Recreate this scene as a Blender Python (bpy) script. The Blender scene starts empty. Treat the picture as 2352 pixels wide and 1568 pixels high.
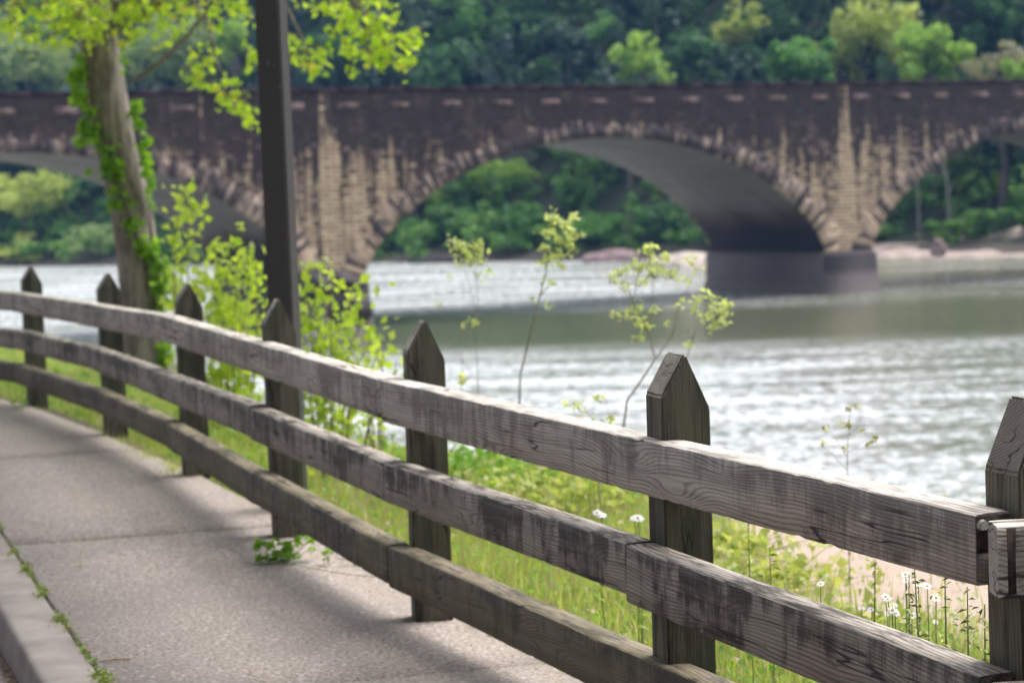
import bpy, bmesh, math, random
import numpy as np
from mathutils import Vector, Matrix

random.seed(7)
rng = np.random.default_rng(11)
C = bpy.context.scene.collection
SC = bpy.context.scene

# ------------------------------------------------------------------ camera
HC = 1.58
PITCH = math.atan(359 / 5227.0)
ROLL = 0.037
FPX = 5227.0
_f = np.array([0, math.cos(PITCH), -math.sin(PITCH)])
_r = np.array([1.0, 0, 0])
_u = np.cross(_r, _f)
_r2 = math.cos(ROLL) * _r - math.sin(ROLL) * _u
_u2 = math.sin(ROLL) * _r + math.cos(ROLL) * _u
cd = bpy.data.cameras.new('camera')
cam = bpy.data.objects.new('camera', cd)
C.objects.link(cam)
cam.matrix_world = Matrix(((_r2[0], _u2[0], -_f[0], 0), (_r2[1], _u2[1], -_f[1], 0), (_r2[2], _u2[2], -_f[2], HC), (0, 0, 0, 1)))
cd.lens = 80
cd.sensor_width = 36
cd.clip_start = 0.05
cd.clip_end = 2000
cd.dof.use_dof = True
cd.dof.focus_distance = 5.2
cd.dof.aperture_fstop = 5.0
SC.camera = cam


def _ray(x, y):
    return _f + _r2 * (x - 1176) / FPX - _u2 * (y - 784) / FPX


def at_y(x, y, Y):
    d = _ray(x, y)
    p = d * (Y / d[1])
    return Vector((p[0], p[1], p[2] + HC))


def at_z(x, y, z):
    d = _ray(x, y)
    p = d * ((z - HC) / d[2])
    return Vector((p[0], p[1], z))


# ------------------------------------------------------------------ light
SUN_AZ, SUN_EL = math.radians(62), math.radians(60)      # azimuth right of the view direction (+Y)
w = bpy.data.worlds.new('World')
SC.world = w
w.use_nodes = True
nt = w.node_tree
bg = nt.nodes['Background']
sky = nt.nodes.new('ShaderNodeTexSky')
sky.sky_type = 'NISHITA'
sky.sun_disc = False
sky.sun_elevation = SUN_EL
sky.sun_rotation = SUN_AZ
sky.altitude = 200
sky.air_density = 1.0
sky.dust_density = 5.0
sky.ozone_density = 1.0
bg.inputs['Strength'].default_value = 0.15
hs = nt.nodes.new('ShaderNodeHueSaturation')          # thin high cloud: the blue is washed out
hs.inputs['Saturation'].default_value = 0.32
nt.links.new(sky.outputs[0], hs.inputs['Color'])
nt.links.new(hs.outputs[0], bg.inputs['Color'])
sd = bpy.data.lights.new('sun', 'SUN')
sd.energy = 1.25
sd.angle = math.radians(34)
sd.color = (1.0, 0.95, 0.87)
sun = bpy.data.objects.new('sun', sd)
C.objects.link(sun)
sv = Vector((math.sin(SUN_AZ) * math.cos(SUN_EL), math.cos(SUN_AZ) * math.cos(SUN_EL), math.sin(SUN_EL)))
sun.rotation_euler = (-sv).to_track_quat('-Z', 'Y').to_euler()
SC.view_settings.view_transform = 'Standard'
SC.view_settings.look = 'None'
SC.view_settings.exposure = 1.06
SC.view_settings.gamma = 1
SC.cycles.use_denoising = True
SC.cycles.max_bounces = 8
SC.cycles.transparent_max_bounces = 8
SC.cycles.volume_bounces = 0


# ------------------------------------------------------------------ helpers
def tag(o, label=None, cat=None, group=None, kind=None):
    if label: o['label'] = label
    if cat: o['category'] = cat
    if group: o['group'] = group
    if kind: o['kind'] = kind
    return o


def empty(name, loc=(0, 0, 0), rz=0.0):
    o = bpy.data.objects.new(name, None)
    C.objects.link(o)
    o.location = loc
    o.rotation_euler = (0, 0, rz)
    return o


class MB:
    """collects faces for one mesh"""
    def __init__(s):
        s.v, s.f, s.n = [], [], 0

    def add(s, verts, faces):
        verts = np.asarray(verts, dtype=np.float64).reshape(-1, 3)
        faces = np.asarray(faces, dtype=np.int64)
        s.v.append(verts)
        s.f.append(faces + s.n)
        s.n += len(verts)

    def box(s, x0, x1, y0, y1, z0, z1):
        v = [(x, y, z) for x in (x0, x1) for y in (y0, y1) for z in (z0, z1)]
        s.add(v, [(0, 1, 3, 2), (4, 6, 7, 5), (0, 4, 5, 1), (2, 3, 7, 6), (0, 2, 6, 4), (1, 5, 7, 3)])

    def tube(s, pts, rad, n=8, jit=0.0):
        pts = [Vector(p) for p in pts]
        if not hasattr(rad, '__len__'): rad = [rad] * len(pts)
        V = []
        a = None
        for i, p in enumerate(pts):
            t = (pts[min(i + 1, len(pts) - 1)] - pts[max(i - 1, 0)]).normalized()
            if a is None:
                a = t.orthogonal().normalized()
            a = (a - t * a.dot(t)).normalized()
            b = t.cross(a)
            for k in range(n):
                q = 2 * math.pi * k / n
                rr = rad[i] * (1 + jit * math.sin(k * 2.7 + i * 1.3) * 0.5 + (random.random() - .5) * jit)
                V.append(p + a * math.cos(q) * rr + b * math.sin(q) * rr)
        F = []
        for i in range(len(pts) - 1):
            for k in range(n):
                F.append((i * n + k, i * n + (k + 1) % n, (i + 1) * n + (k + 1) % n, (i + 1) * n + k))
        s.add(V, F)
        m = len(pts) - 1
        s.add(V[:n], [tuple(range(n))[::-1]])
        s.add(V[m * n:], [tuple(range(n))])
        return s

    def leaves(s, P, size, up=0.3, asp=0.62, szv=0.35, nrm=None):
        """folded diamond leaves at points P"""
        P = np.asarray(P, dtype=float).reshape(-1, 3)
        n = len(P)
        if n == 0: return
        N = rng.normal(size=(n, 3))
        if nrm is not None: N = N * 0.6 + nrm
        N[:, 2] += up * 2
        N /= np.linalg.norm(N, axis=1)[:, None]
        T = rng.normal(size=(n, 3))
        T -= N * (T * N).sum(1)[:, None]
        T /= np.linalg.norm(T, axis=1)[:, None]
        B = np.cross(N, T)
        L = (size * (1 + szv * rng.uniform(-1, 1, n)))[:, None] * 0.5
        W = L * asp
        bend = N * L * 0.25
        v = np.stack([P - T * L, P + B * W + bend, P + T * L - bend * .5, P - B * W + bend], axis=1).reshape(-1, 3)
        i = np.arange(n)[:, None] * 4
        s.add(v, i + np.array([0, 1, 2, 3]))

    def build(s, name, mat, parent=None, smooth=False, uvrand=False):
        V = np.concatenate(s.v) if s.v else np.zeros((0, 3))
        me = bpy.data.meshes.new(name)
        fs = [f for f in s.f if len(f)]
        nl = sum(f.size for f in fs)
        nf = sum(len(f) for f in fs)
        me.vertices.add(len(V))
        me.vertices.foreach_set('co', V.astype(np.float32).ravel())
        me.loops.add(nl)
        me.loops.foreach_set('vertex_index', np.concatenate([f.ravel() for f in fs]).astype(np.int32))
        me.polygons.add(nf)
        tot = np.concatenate([np.full(len(f), f.shape[1]) for f in fs])
        st = np.concatenate([[0], np.cumsum(tot)[:-1]])
        me.polygons.foreach_set('loop_start', st.astype(np.int32))
        me.polygons.foreach_set('loop_total', tot.astype(np.int32))
        if smooth: me.polygons.foreach_set('use_smooth', np.ones(nf, bool))
        me.update(calc_edges=True)
        me.validate()
        o = bpy.data.objects.new(name, me)
        C.objects.link(o)
        if mat: me.materials.append(mat)
        if parent: o.parent = parent
        return o


# ---------------------------------------------------------------- materials
def NM(name):
    m = bpy.data.materials.new(name)
    m.use_nodes = True
    nt = m.node_tree
    nt.nodes.clear()
    out = nt.nodes.new('ShaderNodeOutputMaterial')
    b = nt.nodes.new('ShaderNodeBsdfPrincipled')
    nt.links.new(b.outputs[0], out.inputs[0])
    return m, nt, b, out


class G:
    """little node-graph writer"""
    def __init__(s, nt): s.nt = nt

    def n(s, t, **k):
        x = s.nt.nodes.new(t)
        for a, v in k.items(): setattr(x, a, v)
        return x

    def put(s, sock, v):
        if isinstance(v, bpy.types.NodeSocket): s.nt.links.new(v, sock)
        elif v is not None:
            if hasattr(sock.default_value, '__len__') and not hasattr(v, '__len__'): v = (v,) * len(sock.default_value)
            if hasattr(v, '__len__') and len(v) == 3 and len(sock.default_value) == 4: v = (*v, 1)
            sock.default_value = v

    def math(s, op, a, b=None, c=None, clamp=False):
        x = s.n('ShaderNodeMath', operation=op, use_clamp=clamp)
        s.put(x.inputs[0], a)
        if b is not None: s.put(x.inputs[1], b)
        if c is not None: s.put(x.inputs[2], c)
        return x.outputs[0]

    def obj(s): return s.n('ShaderNodeTexCoord').outputs['Object']

    def pos(s): return s.n('ShaderNodeNewGeometry').outputs['Position']

    def sep(s, v):
        x = s.n('ShaderNodeSeparateXYZ'); s.put(x.inputs[0], v); return x.outputs

    def comb(s, a, b, c):
        x = s.n('ShaderNodeCombineXYZ')
        for i, q in enumerate((a, b, c)): s.put(x.inputs[i], q)
        return x.outputs[0]

    def vmul(s, v, k):
        x = s.n('ShaderNodeVectorMath', operation='MULTIPLY'); s.put(x.inputs[0], v); s.put(x.inputs[1], k); return x.outputs[0]

    def vadd(s, v, k):
        x = s.n('ShaderNodeVectorMath', operation='ADD'); s.put(x.inputs[0], v); s.put(x.inputs[1], k); return x.outputs[0]

    def noise(s, v, scale=1.0, detail=3.0, rough=0.5, dist=0.0, color=False):
        x = s.n('ShaderNodeTexNoise')
        s.put(x.inputs['Vector'], v); s.put(x.inputs['Scale'], scale); s.put(x.inputs['Detail'], detail)
        s.put(x.inputs['Roughness'], rough); s.put(x.inputs['Distortion'], dist)
        return x.outputs['Color' if color else 'Fac']

    def ss(s, v, a, b, lo=0.0, hi=1.0):
        x = s.n('ShaderNodeMapRange', interpolation_type='SMOOTHSTEP')
        s.put(x.inputs[0], v); s.put(x.inputs[1], a); s.put(x.inputs[2], b); s.put(x.inputs[3], lo); s.put(x.inputs[4], hi)
        return x.outputs[0]

    def mix(s, f, a, b, mode='MIX'):
        x = s.n('ShaderNodeMix', data_type='RGBA', blend_type=mode)
        s.put(x.inputs[0], f); s.put(x.inputs[6], a); s.put(x.inputs[7], b)
        return x.outputs[2]

    def bump(s, h, strength=0.5, dist=0.01, normal=None):
        x = s.n('ShaderNodeBump')
        s.put(x.inputs['Strength'], strength); s.put(x.inputs['Distance'], dist); s.put(x.inputs['Height'], h)
        if normal is not None: s.put(x.inputs['Normal'], normal)
        return x.outputs[0]


def leafmat(name, c1, c2, trans=0.45, rough=0.55, c3=None, patch=2.2, cp=None):
    m, nt, b, out = NM(name)
    g = G(nt)
    geo = g.n('ShaderNodeNewGeometry')
    r = geo.outputs['Random Per Island']
    col = g.mix(r, c1, c2)
    if c3: col = g.mix(g.ss(g.math('FRACT', g.math('MULTIPLY', r, 17.3)), 0.8, 0.95), col, c3)
    nz = g.noise(g.pos(), patch, 3)
    c2 = cp or c2
    col = g.mix(g.ss(nz, 0.40, 0.65, 0, 0.6), col, c2)
    g.put(b.inputs['Base Color'], col)
    b.inputs['Roughness'].default_value = rough
    b.inputs['Specular IOR Level'].default_value = 0.3
    t = g.n('ShaderNodeBsdfTranslucent')
    g.put(t.inputs['Color'], g.mix(0.5, col, g.mix(1.0, col, (1.9, 1.9, 0.6), 'MULTIPLY')))
    mx = g.n('ShaderNodeMixShader')
    mx.inputs[0].default_value = trans
    nt.links.new(b.outputs[0], mx.inputs[1]); nt.links.new(t.outputs[0], mx.inputs[2])
    nt.links.new(mx.outputs[0], out.inputs[0])
    return m


def simple(name, col, rough=0.8, var=0.25, scale=8.0, bump=0.2, bd=0.01, detail=5):
    m, nt, b, out = NM(name)
    g = G(nt)
    n = g.noise(g.obj(), scale, detail, 0.6)
    d = tuple(c * (1 - var) for c in col); l = tuple(min(1, c * (1 + var)) for c in col)
    g.put(b.inputs['Base Color'], g.mix(g.ss(n, 0.3, 0.7), d, l))
    b.inputs['Roughness'].default_value = rough
    b.inputs['Specular IOR Level'].default_value = 0.25
    g.put(b.inputs['Normal'], g.bump(n, bump, bd))
    return m


def wood(name, axis='x', light=(0.36, 0.325, 0.30), mid=(0.20, 0.175, 0.16), dark=(0.035, 0.029, 0.027),
         stain=1.0, moss=0.0, mosscol=(0.10, 0.09, 0.035), grain=1.0):
    """weathered timber; the grain runs along the local axis given"""
    m, nt, b, out = NM(name)
    g = G(nt)
    oi = g.n('ShaderNodeObjectInfo').outputs['Random']
    x, y, z = g.sep(g.obj())
    if axis == 'z': x, z = z, x
    off = g.math('MULTIPLY', oi, 37.0)
    xo = g.math('ADD', x, off)
    v = g.comb(xo, y, z)
    # slow wander of the growth rings, with knots
    warp = g.noise(g.vmul(v, (0.9, 1.2, 2.2)), 1.0, 2, 0.5)
    warp2 = g.noise(g.vmul(v, (4.0, 5.0, 9.0)), 1.0, 2, 0.5)
    vo = g.n('ShaderNodeTexVoronoi')
    g.put(vo.inputs['Vector'], g.vmul(v, (1.7, 3.0, 7.5))); vo.inputs['Scale'].default_value = 1.0
    kd = vo.outputs['Distance']
    knot = g.math('POWER', g.ss(kd, 0.55, 0.0), 2.0)
    lev = g.math('ADD', g.math('ADD', z, g.math('MULTIPLY', y, 0.6)),
                 g.math('ADD', g.math('ADD', g.math('MULTIPLY', warp, 0.15), g.math('MULTIPLY', knot, 0.05)), g.math('MULTIPLY', warp2, 0.010)))
    ring = g.math('SINE', g.math('MULTIPLY', lev, 2 * math.pi / 0.0095))
    ring = g.ss(ring, -1.0, 0.2)
    ring2 = g.ss(g.math('SINE', g.math('MULTIPLY', lev, 2 * math.pi / 0.034)), -1, 1)
    fib = g.noise(g.vmul(v, (7, 160, 160)), 1.0, 3, 0.65)
    fib2 = g.noise(g.vmul(v, (2.2, 40, 40)), 1.0, 3, 0.6)
    f = g.math('ADD', g.math('MULTIPLY', ring, 0.44 * grain), g.math('MULTIPLY', g.ss(fib, 0.3, 0.7), 0.30))
    f = g.math('ADD', f, g.math('MULTIPLY', g.ss(fib2, 0.3, 0.7), 0.30))
    f = g.math('ADD', f, g.math('MULTIPLY', ring2, 0.05))
    col = g.mix(f, mid, light)
    col = g.mix(g.ss(kd, 0.10, 0.05, 0, 0.85), col, (0.05, 0.036, 0.03))
    # warm patches
    wp = g.noise(g.vmul(v, (1.4, 4, 4)), 1.0, 3)
    col = g.mix(g.ss(wp, 0.45, 0.75, 0, 0.45), col, g.mix(1.0, col, (0.82, 0.70, 0.60), 'MULTIPLY'))
    # stains: broad patches, plus runs down the faces that start at the upper edge
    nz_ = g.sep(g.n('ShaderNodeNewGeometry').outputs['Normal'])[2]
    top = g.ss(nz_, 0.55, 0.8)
    if axis == 'x':
        st1 = g.noise(g.vmul(v, (1.7, 3.0, 4.0)), 1.0, 5, 0.65)
        st2 = g.noise(g.vmul(v, (15.0, 3.0, 2.6)), 1.0, 5, 0.7)
        runs = g.math('ADD', g.math('MULTIPLY', st2, 0.5), g.math('MULTIPLY', st1, 0.5))
        runs = g.math('ADD', runs, g.ss(z, -0.14, 0.0, -0.035, 0.03))
        st3 = g.noise(g.vmul(v, (4.5, 26.0, 4.0)), 1.0, 5, 0.7)
        tops = g.math('ADD', g.math('MULTIPLY', st3, 0.6), g.math('MULTIPLY', st1, 0.4))
        fld = g.math('ADD', g.math('MULTIPLY', runs, g.math('SUBTRACT', 1.0, top)), g.math('MULTIPLY', tops, top))
        col = g.mix(g.math('MULTIPLY', top, 0.8), col, g.mix(1.0, col, (1.9, 1.9, 1.92), 'MULTIPLY'))  # upward faces brightened: sky light painted into the timber colour
    else:
        st1 = g.noise(g.vmul(v, (1.5, 6.0, 6.0)), 1.0, 5, 0.62)
        st2 = g.noise(g.vmul(v, (1.2, 20.0, 20.0)), 1.0, 4, 0.6)
        fld = g.math('ADD', g.math('MULTIPLY', st1, 0.5), g.math('MULTIPLY', st2, 0.5))
    sm = g.ss(fld, 0.46, 0.57, 0, 0.95 * stain)
    sm = g.math('MULTIPLY', sm, g.ss(fib2, 0.2, 0.6, 0.5, 1.0), clamp=True)
    col = g.mix(sm, col, dark)
    if moss > 0:
        mo = g.noise(g.vmul(v, (3.0, 5, 5)), 1.0, 4)
        col = g.mix(g.ss(mo, 0.42, 0.62, 0, moss), col, mosscol)
    # drying checks along the grain
    ck = g.noise(g.vmul(v, (1.5, 10, 22)), 1.0, 2, 0.4)
    ck = g.math('ABSOLUTE', g.math('SUBTRACT', ck, 0.5))
    gate = g.ss(g.noise(g.vmul(v, (2.2, 3, 6)), 1.0, 1), 0.50, 0.58)
    crack = g.math('MULTIPLY', g.ss(ck, 0.006, 0.018, 1, 0), gate)
    col = g.mix(g.math('MULTIPLY', crack, 0.85), col, (0.012, 0.01, 0.009))
    g.put(b.inputs['Base Color'], col)
    b.inputs['Roughness'].default_value = 0.72
    b.inputs['Specular IOR Level'].default_value = 0.35
    h = g.math('SUBTRACT', g.math('ADD', g.math('MULTIPLY', fib, 0.8), g.math('MULTIPLY', ring, 0.4)), g.math('MULTIPLY', crack, 2.0))
    g.put(b.inputs['Normal'], g.bump(h, 0.7, 0.0022))
    return m


M = {}
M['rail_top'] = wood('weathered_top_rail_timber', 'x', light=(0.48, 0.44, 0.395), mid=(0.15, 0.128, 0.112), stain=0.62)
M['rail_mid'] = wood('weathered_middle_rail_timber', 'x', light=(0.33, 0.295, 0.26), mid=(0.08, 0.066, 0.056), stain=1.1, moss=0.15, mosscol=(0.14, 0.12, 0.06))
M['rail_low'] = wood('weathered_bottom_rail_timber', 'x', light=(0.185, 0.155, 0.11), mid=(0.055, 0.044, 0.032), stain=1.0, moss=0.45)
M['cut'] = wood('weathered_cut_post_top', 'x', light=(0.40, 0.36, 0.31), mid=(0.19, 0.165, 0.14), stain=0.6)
M['post'] = wood('weathered_post_timber', 'z', light=(0.175, 0.165, 0.12), mid=(0.052, 0.048, 0.034), dark=(0.014, 0.011, 0.009), stain=0.9, moss=0.45, mosscol=(0.085, 0.095, 0.06), grain=0.7)
M['endgrain'] = simple('dark_end_grain', (0.045, 0.033, 0.028), 0.85, 0.5, 60, 0.4, 0.004)
M['lichen'] = simple('grey_lichen', (0.33, 0.34, 0.29), 0.95, 0.4, 120, 0.6, 0.004)


# ------------------------------------------------------------------ setting
EDGE_Y = [-6, 4, 9, 11, 12, 13.3, 15.2, 16, 18, 21.7, 26.2, 40, 70]
EDGE_X = [18, 12, 6.5, 3.9, 2.45, 0.95, -0.35, -1.15, -1.9, -2.9, -5.3, -14, -34]
FENCE = dict(A=(-3.616, 17.209, 21), B=(-2.643, 14.992, 20), C=(-1.804, 12.731, 18), D=(-1.061, 10.416, 15),
             E=(-0.331, 8.307, 10), F=(0.444, 6.258, 15.5), G=(1.097, 4.833, 19))


def PZ(y): return np.maximum(0, y - 9) * 0.006


def land(x, y):
    s = np.interp(y, EDGE_Y, EDGE_X) - x
    z = np.where(s > 0, -0.05 - 0.23 * np.clip(1 - s / 2.8, 0, 1) ** 1.3, -0.28 + s * 0.8)
    z = z + 0.02 * np.sin(x * 3.1 + y * 1.7) + 0.012 * np.sin(x * 7.3 - y * 5.1)
    return np.maximum(z + np.where(z > -1, PZ(y), 0), -5.0)


def grid(name, X, Y, fn, mat, **k):
    xs, ys = np.meshgrid(X, Y)
    zs = fn(xs, ys)
    nx, ny = len(X), len(Y)
    i = (np.arange(ny - 1)[:, None] * nx + np.arange(nx - 1)[None, :]).ravel()
    mb = MB()
    mb.add(np.stack([xs.ravel(), ys.ravel(), zs.ravel()], 1), np.stack([i, i + 1, i + nx + 1, i + nx], 1))
    return mb.build(name, mat, smooth=True, **k)


# river bank soil under the grass, with the bare sandy patch
m, nt, b, out = NM('bank_soil')
g = G(nt)
P = g.pos()
px, py, pz = g.sep(P)
dx = g.math('DIVIDE', g.math('SUBTRACT', px, 2.2), 1.35)
dy = g.math('DIVIDE', g.math('SUBTRACT', py, 9.9), 2.3)
rr = g.math('ADD', g.math('ADD', g.math('MULTIPLY', dx, dx), g.math('MULTIPLY', dy, dy)), g.math('MULTIPLY', g.math('SUBTRACT', g.noise(P, 1.6, 4), 0.5), 1.6))
sand = g.ss(rr, 0.75, 1.15, 1, 0)
nz = g.noise(P, 14, 5, 0.65)
soil = g.mix(nz, (0.07, 0.085, 0.03), (0.17, 0.17, 0.06))
soil = g.mix(g.ss(g.noise(P, 3, 3), 0.55, 0.7), soil, (0.30, 0.22, 0.17))
g.put(b.inputs['Base Color'], g.mix(sand, soil, g.mix(nz, (0.36, 0.275, 0.225), (0.48, 0.375, 0.32))))
b.inputs['Roughness'].default_value = 0.95
g.put(b.inputs['Normal'], g.bump(nz, 0.5, 0.03))
M['soil'] = m


# exposed-aggregate concrete of the path
m, nt, b, out = NM('exposed_aggregate_concrete')
g = G(nt)
P = g.pos()
n1 = g.noise(P, 62, 4, 0.75)
n2 = g.noise(P, 38, 3, 0.6)
n3 = g.noise(P, 1.1, 5, 0.62)
n4 = g.noise(P, 5, 4, 0.6)
col = g.mix(g.ss(n1, 0.34, 0.66), (0.075, 0.06, 0.053), (0.45, 0.375, 0.335))
col = g.mix(g.ss(n2, 0.35, 0.66, 0, 0.4), col, (0.43, 0.365, 0.325))
col = g.mix(g.ss(n3, 0.45, 0.68, 0, 0.42), col, (0.20, 0.165, 0.16))
col = g.mix(g.ss(n4, 0.55, 0.75, 0, 0.3), col, (0.24, 0.19, 0.17))
vor = g.n('ShaderNodeTexVoronoi'); g.put(vor.inputs['Vector'], P); vor.inputs['Scale'].default_value = 70
wht = g.ss(g.sep(vor.outputs['Color'])[0], 0.95, 0.98)
col = g.mix(g.math('MULTIPLY', wht, 0.35), col, (0.80, 0.76, 0.74))
g.put(b.inputs['Base Color'], col)
b.inputs['Roughness'].default_value = 0.75
g.put(b.inputs['Normal'], g.bump(n1, 0.8, 0.006))
M['aggregate'] = m
M['kerb'] = simple('smooth_kerb_concrete', (0.17, 0.152, 0.142), 0.85, 0.22, 3.5, 0.25, 0.004)
M['road'] = simple('road_asphalt', (0.20, 0.165, 0.16), 0.9, 0.3, 60, 0.5, 0.005)


def kerb_x(y): return -2.35 + (10.4 - y) * 0.321


def fence_x(y):
    ks = 'GFEDCBA'
    return np.interp(y, [-10, 4.7] + [FENCE[k][1] for k in ks] + [19.28, 21.2, 40], [1.0, 1.0] + [FENCE[k][0] for k in ks] + [-4.85, -6.4, -19])


bank = grid('river_bank', np.concatenate([np.linspace(-45, -7, 60), np.linspace(-6.9, 8, 260), np.linspace(8.3, 24, 40)]), np.linspace(-8, 72, 330), lambda x, y: np.where(x < fence_x(y) - .12, -0.6, land(x, y) - 0.03), M['soil'])
tag(bank, kind='structure')
JD = Vector((1.17, 0.31)).normalized()          # run of the slab joints


def joint_y(x, y0): return y0 + (x + 2.35) * (0.31 / 1.17)


# path slabs: one top-level setting mesh, cut by real joints 12 mm wide
mb = MB()
joints = [-3.9, -0.35, 3.23, 6.8, 10.4, 14.0, 17.6, 21.2, 24.8, 28.4, 32]
for a, c in zip(joints[:-1], joints[1:]):
    V = []
    n = 10
    rows = []
    for i in range(n + 1):
        y0 = a + 0.006 + (c - a - 0.012) * i / n
        # left point on the kerb line, right point on the fence line
        yl = y0
        for _ in range(5): yl = joint_y(kerb_x(yl) + 0.02, y0)
        yr = y0 + 0.5
        for _ in range(8): yr = joint_y(float(fence_x(yr)) + 0.085, y0)
        rows.append(((kerb_x(yl) + 0.02, yl), (float(fence_x(yr)) + float(np.interp(yr, [11, 14.5], [.085, -.07])), yr)))
    if c < 5:
        rows = [((l[0], l[1]), (16.0, joint_y(16.0, a + 0.006 + (c - a - 0.012) * i / n) * 0 + min(4.95, l[1] + 4.4))) for i, (l, r_) in enumerate(rows)]
    V = []
    for l, r_ in rows: V += [(l[0], l[1], float(PZ(l[1]))), (r_[0], r_[1], float(PZ(r_[1])))]
    F = [(2 * i, 2 * i + 1, 2 * i + 3, 2 * i + 2) for i in range(n)]
    k = len(V)
    V += [(v[0], v[1], v[2] - 0.1) for v in V]
    F += [(0, k, k + 1, 1), (2 * n, 2 * n + 1, k + 2 * n + 1, k + 2 * n)]
    F += [(2 * i, 2 * i + 2, k + 2 * i + 2, k + 2 * i) for i in range(n)]
    F += [(2 * i + 1, k + 2 * i + 1, k + 2 * i + 3, 2 * i + 3) for i in range(n)]
    mb.add(V, F)
path = mb.build('path', M['aggregate'])
tag(path, kind='structure')
# soil in the joints
mb = MB()
ys = np.linspace(-4, 32, 60)
V = []
for y in ys: V += [(kerb_x(y) - 0.01, y, -0.018 + float(PZ(y))), (float(fence_x(y)) + 0.06 if y > 4.9 else 6.0, y, -0.018 + float(PZ(y)))]
mb.add(V, [(2 * i, 2 * i + 1, 2 * i + 3, 2 * i + 2) for i in range(59)])
M['jsoil'] = simple('joint_soil', (0.10, 0.085, 0.055), 0.95, 0.5, 40, 0.4, 0.01)
tag(mb.build('path_joints', M['jsoil']), kind='structure')

# kerb: rounded upper edge, run along the path
prof = [(0.0, -0.3), (0.0, 0.0), (-0.165, 0.0), (-0.178, -0.004), (-0.187, -0.014), (-0.19, -0.028), (-0.21, -0.16), (-0.21, -0.3)]
mb = MB()
cuts = [-5 + 3.0 * i for i in range(14)]
for y0, y1 in zip(cuts[:-1], cuts[1:]):
    n = 12
    V = []
    for i in range(n + 1):
        y = y0 + 0.004 + (y1 - y0 - 0.008) * i / n
        for q, (dxp, zp) in enumerate(prof):
            wob = 0.0012 * math.sin(y * 5 + q) + random.uniform(-.001, .001) if 1 < q < 7 else 0
            V.append((kerb_x(y) + dxp / 0.952 + wob, y, zp + float(PZ(y))))
    k = len(prof)
    F = [(i * k + q, i * k + q + 1, (i + 1) * k + q + 1, (i + 1) * k + q) for i in range(n) for q in range(k - 1)]
    mb.add(V, F)
tag(mb.build('kerb', M['kerb']), kind='structure')
mb = MB()
V = []
for y in np.linspace(-8, 45, 50): V += [(-40, y, -0.145), (kerb_x(y) - 0.2, y, -0.145)]
mb.add(V, [(2 * i, 2 * i + 1, 2 * i + 3, 2 * i + 2) for i in range(49)])
tag(mb.build('road', M['road']), kind='structure')

# water
WZ = -3.5
m, nt, b, out = NM('river_water')
g = G(nt)
P = g.pos()
px, py, pz = g.sep(P)
streakn = g.noise(g.vmul(P, (2.6, 2.0, 0)), 1.0, 7, 0.85)
# rippled reaches and calm bands lie across the current
wob = g.noise(g.vmul(P, (0.03, 0.03, 0)), 1.0, 3)
yy = g.math('ADD', py, g.math('MULTIPLY', g.math('SUBTRACT', wob, 0.5), 18))
yy = g.math('ADD', yy, g.math('MULTIPLY', px, 0.12))
yy = g.math('ADD', yy, g.math('MULTIPLY', g.math('SUBTRACT', streakn, 0.5), 16))
calm = g.math('MULTIPLY', g.math('MULTIPLY', g.ss(yy, 64, 74), g.ss(yy, 86, 99, 1, 0)), g.ss(px, -12, -4))
calm2 = g.math('MULTIPLY', g.ss(px, 6, 18), g.ss(py, 62, 78))
calm = g.math('MAXIMUM', calm, g.math('MULTIPLY', calm2, g.ss(g.noise(g.vmul(P, (0.04, 0.22, 0)), 1.0, 2), 0.44, 0.54, 1, 0.0)))
rip = g.noise(g.vmul(P, (1.1, 0.85, 0)), 1.0, 4, 0.62)
rip2 = g.noise(g.vmul(P, (4.2, 3.2, 0)), 1.0, 3, 0.6)
band = g.noise(g.vmul(P, (0.10, 0.42, 0)), 1.0, 4, 0.6)
skyrefl = g.math('ADD', g.math('MULTIPLY', band, 0.32), g.math('MULTIPLY', streakn, 0.68))
skyrefl = g.math('SUBTRACT', skyrefl, g.math('MULTIPLY', g.ss(px, 1, 18), 0.06))
skyrefl = g.ss(skyrefl, 0.415, 0.565)
skyrefl = g.math('MULTIPLY', skyrefl, g.math('SUBTRACT', 1.0, g.math('MULTIPLY', calm, 0.97)))
g.put(b.inputs['Base Color'], g.mix(g.math('MULTIPLY', skyrefl, 0.75), (0.11, 0.125, 0.07), (0.88, 0.91, 0.97)))  # white streaks: sky reflection on the ripples painted into the base colour
g.put(b.inputs['Roughness'], g.math('ADD', 0.08, g.math('MULTIPLY', skyrefl, 0.25)))
b.inputs['IOR'].default_value = 1.333
hgt = g.math('ADD', g.math('MULTIPLY', rip, 1.0), g.math('MULTIPLY', rip2, 0.28))
g.put(b.inputs['Normal'], g.bump(hgt, g.math('SUBTRACT', 0.85, g.math('MULTIPLY', calm, 0.62)), 0.35))
M['water'] = m
mb = MB()
mb.add([(-260, 2, WZ), (220, 2, WZ), (220, 330, WZ), (-260, 330, WZ)], [(0, 1, 2, 3)])
tag(mb.build('river_water', M['water']), kind='structure')

# far side: bank line and forested hill
FBX = [-160, -41.4, 0.9, 23.5, 45, 100, 180]
FBY = [260, 185.4, 151.2, 132.2, 119, 100, 90]


def bank_y(x): return np.interp(x, FBX, FBY)


def hill_d(x, y): return (y - bank_y(x)) * 0.79


def hill(x, y):
    d = hill_d(x, y)
    sandy = np.clip((x - 18) / 10, 0, 1)
    z = np.where(d < 0, WZ + d * 0.25, WZ + 0.25 * np.minimum(d, 3) + np.clip(d - 3 - 3 * sandy, 0, 60) * 0.58)
    return z + 0.35 * np.sin(x * .6 + y * .3) * np.clip(d / 8, 0, 1)


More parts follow.
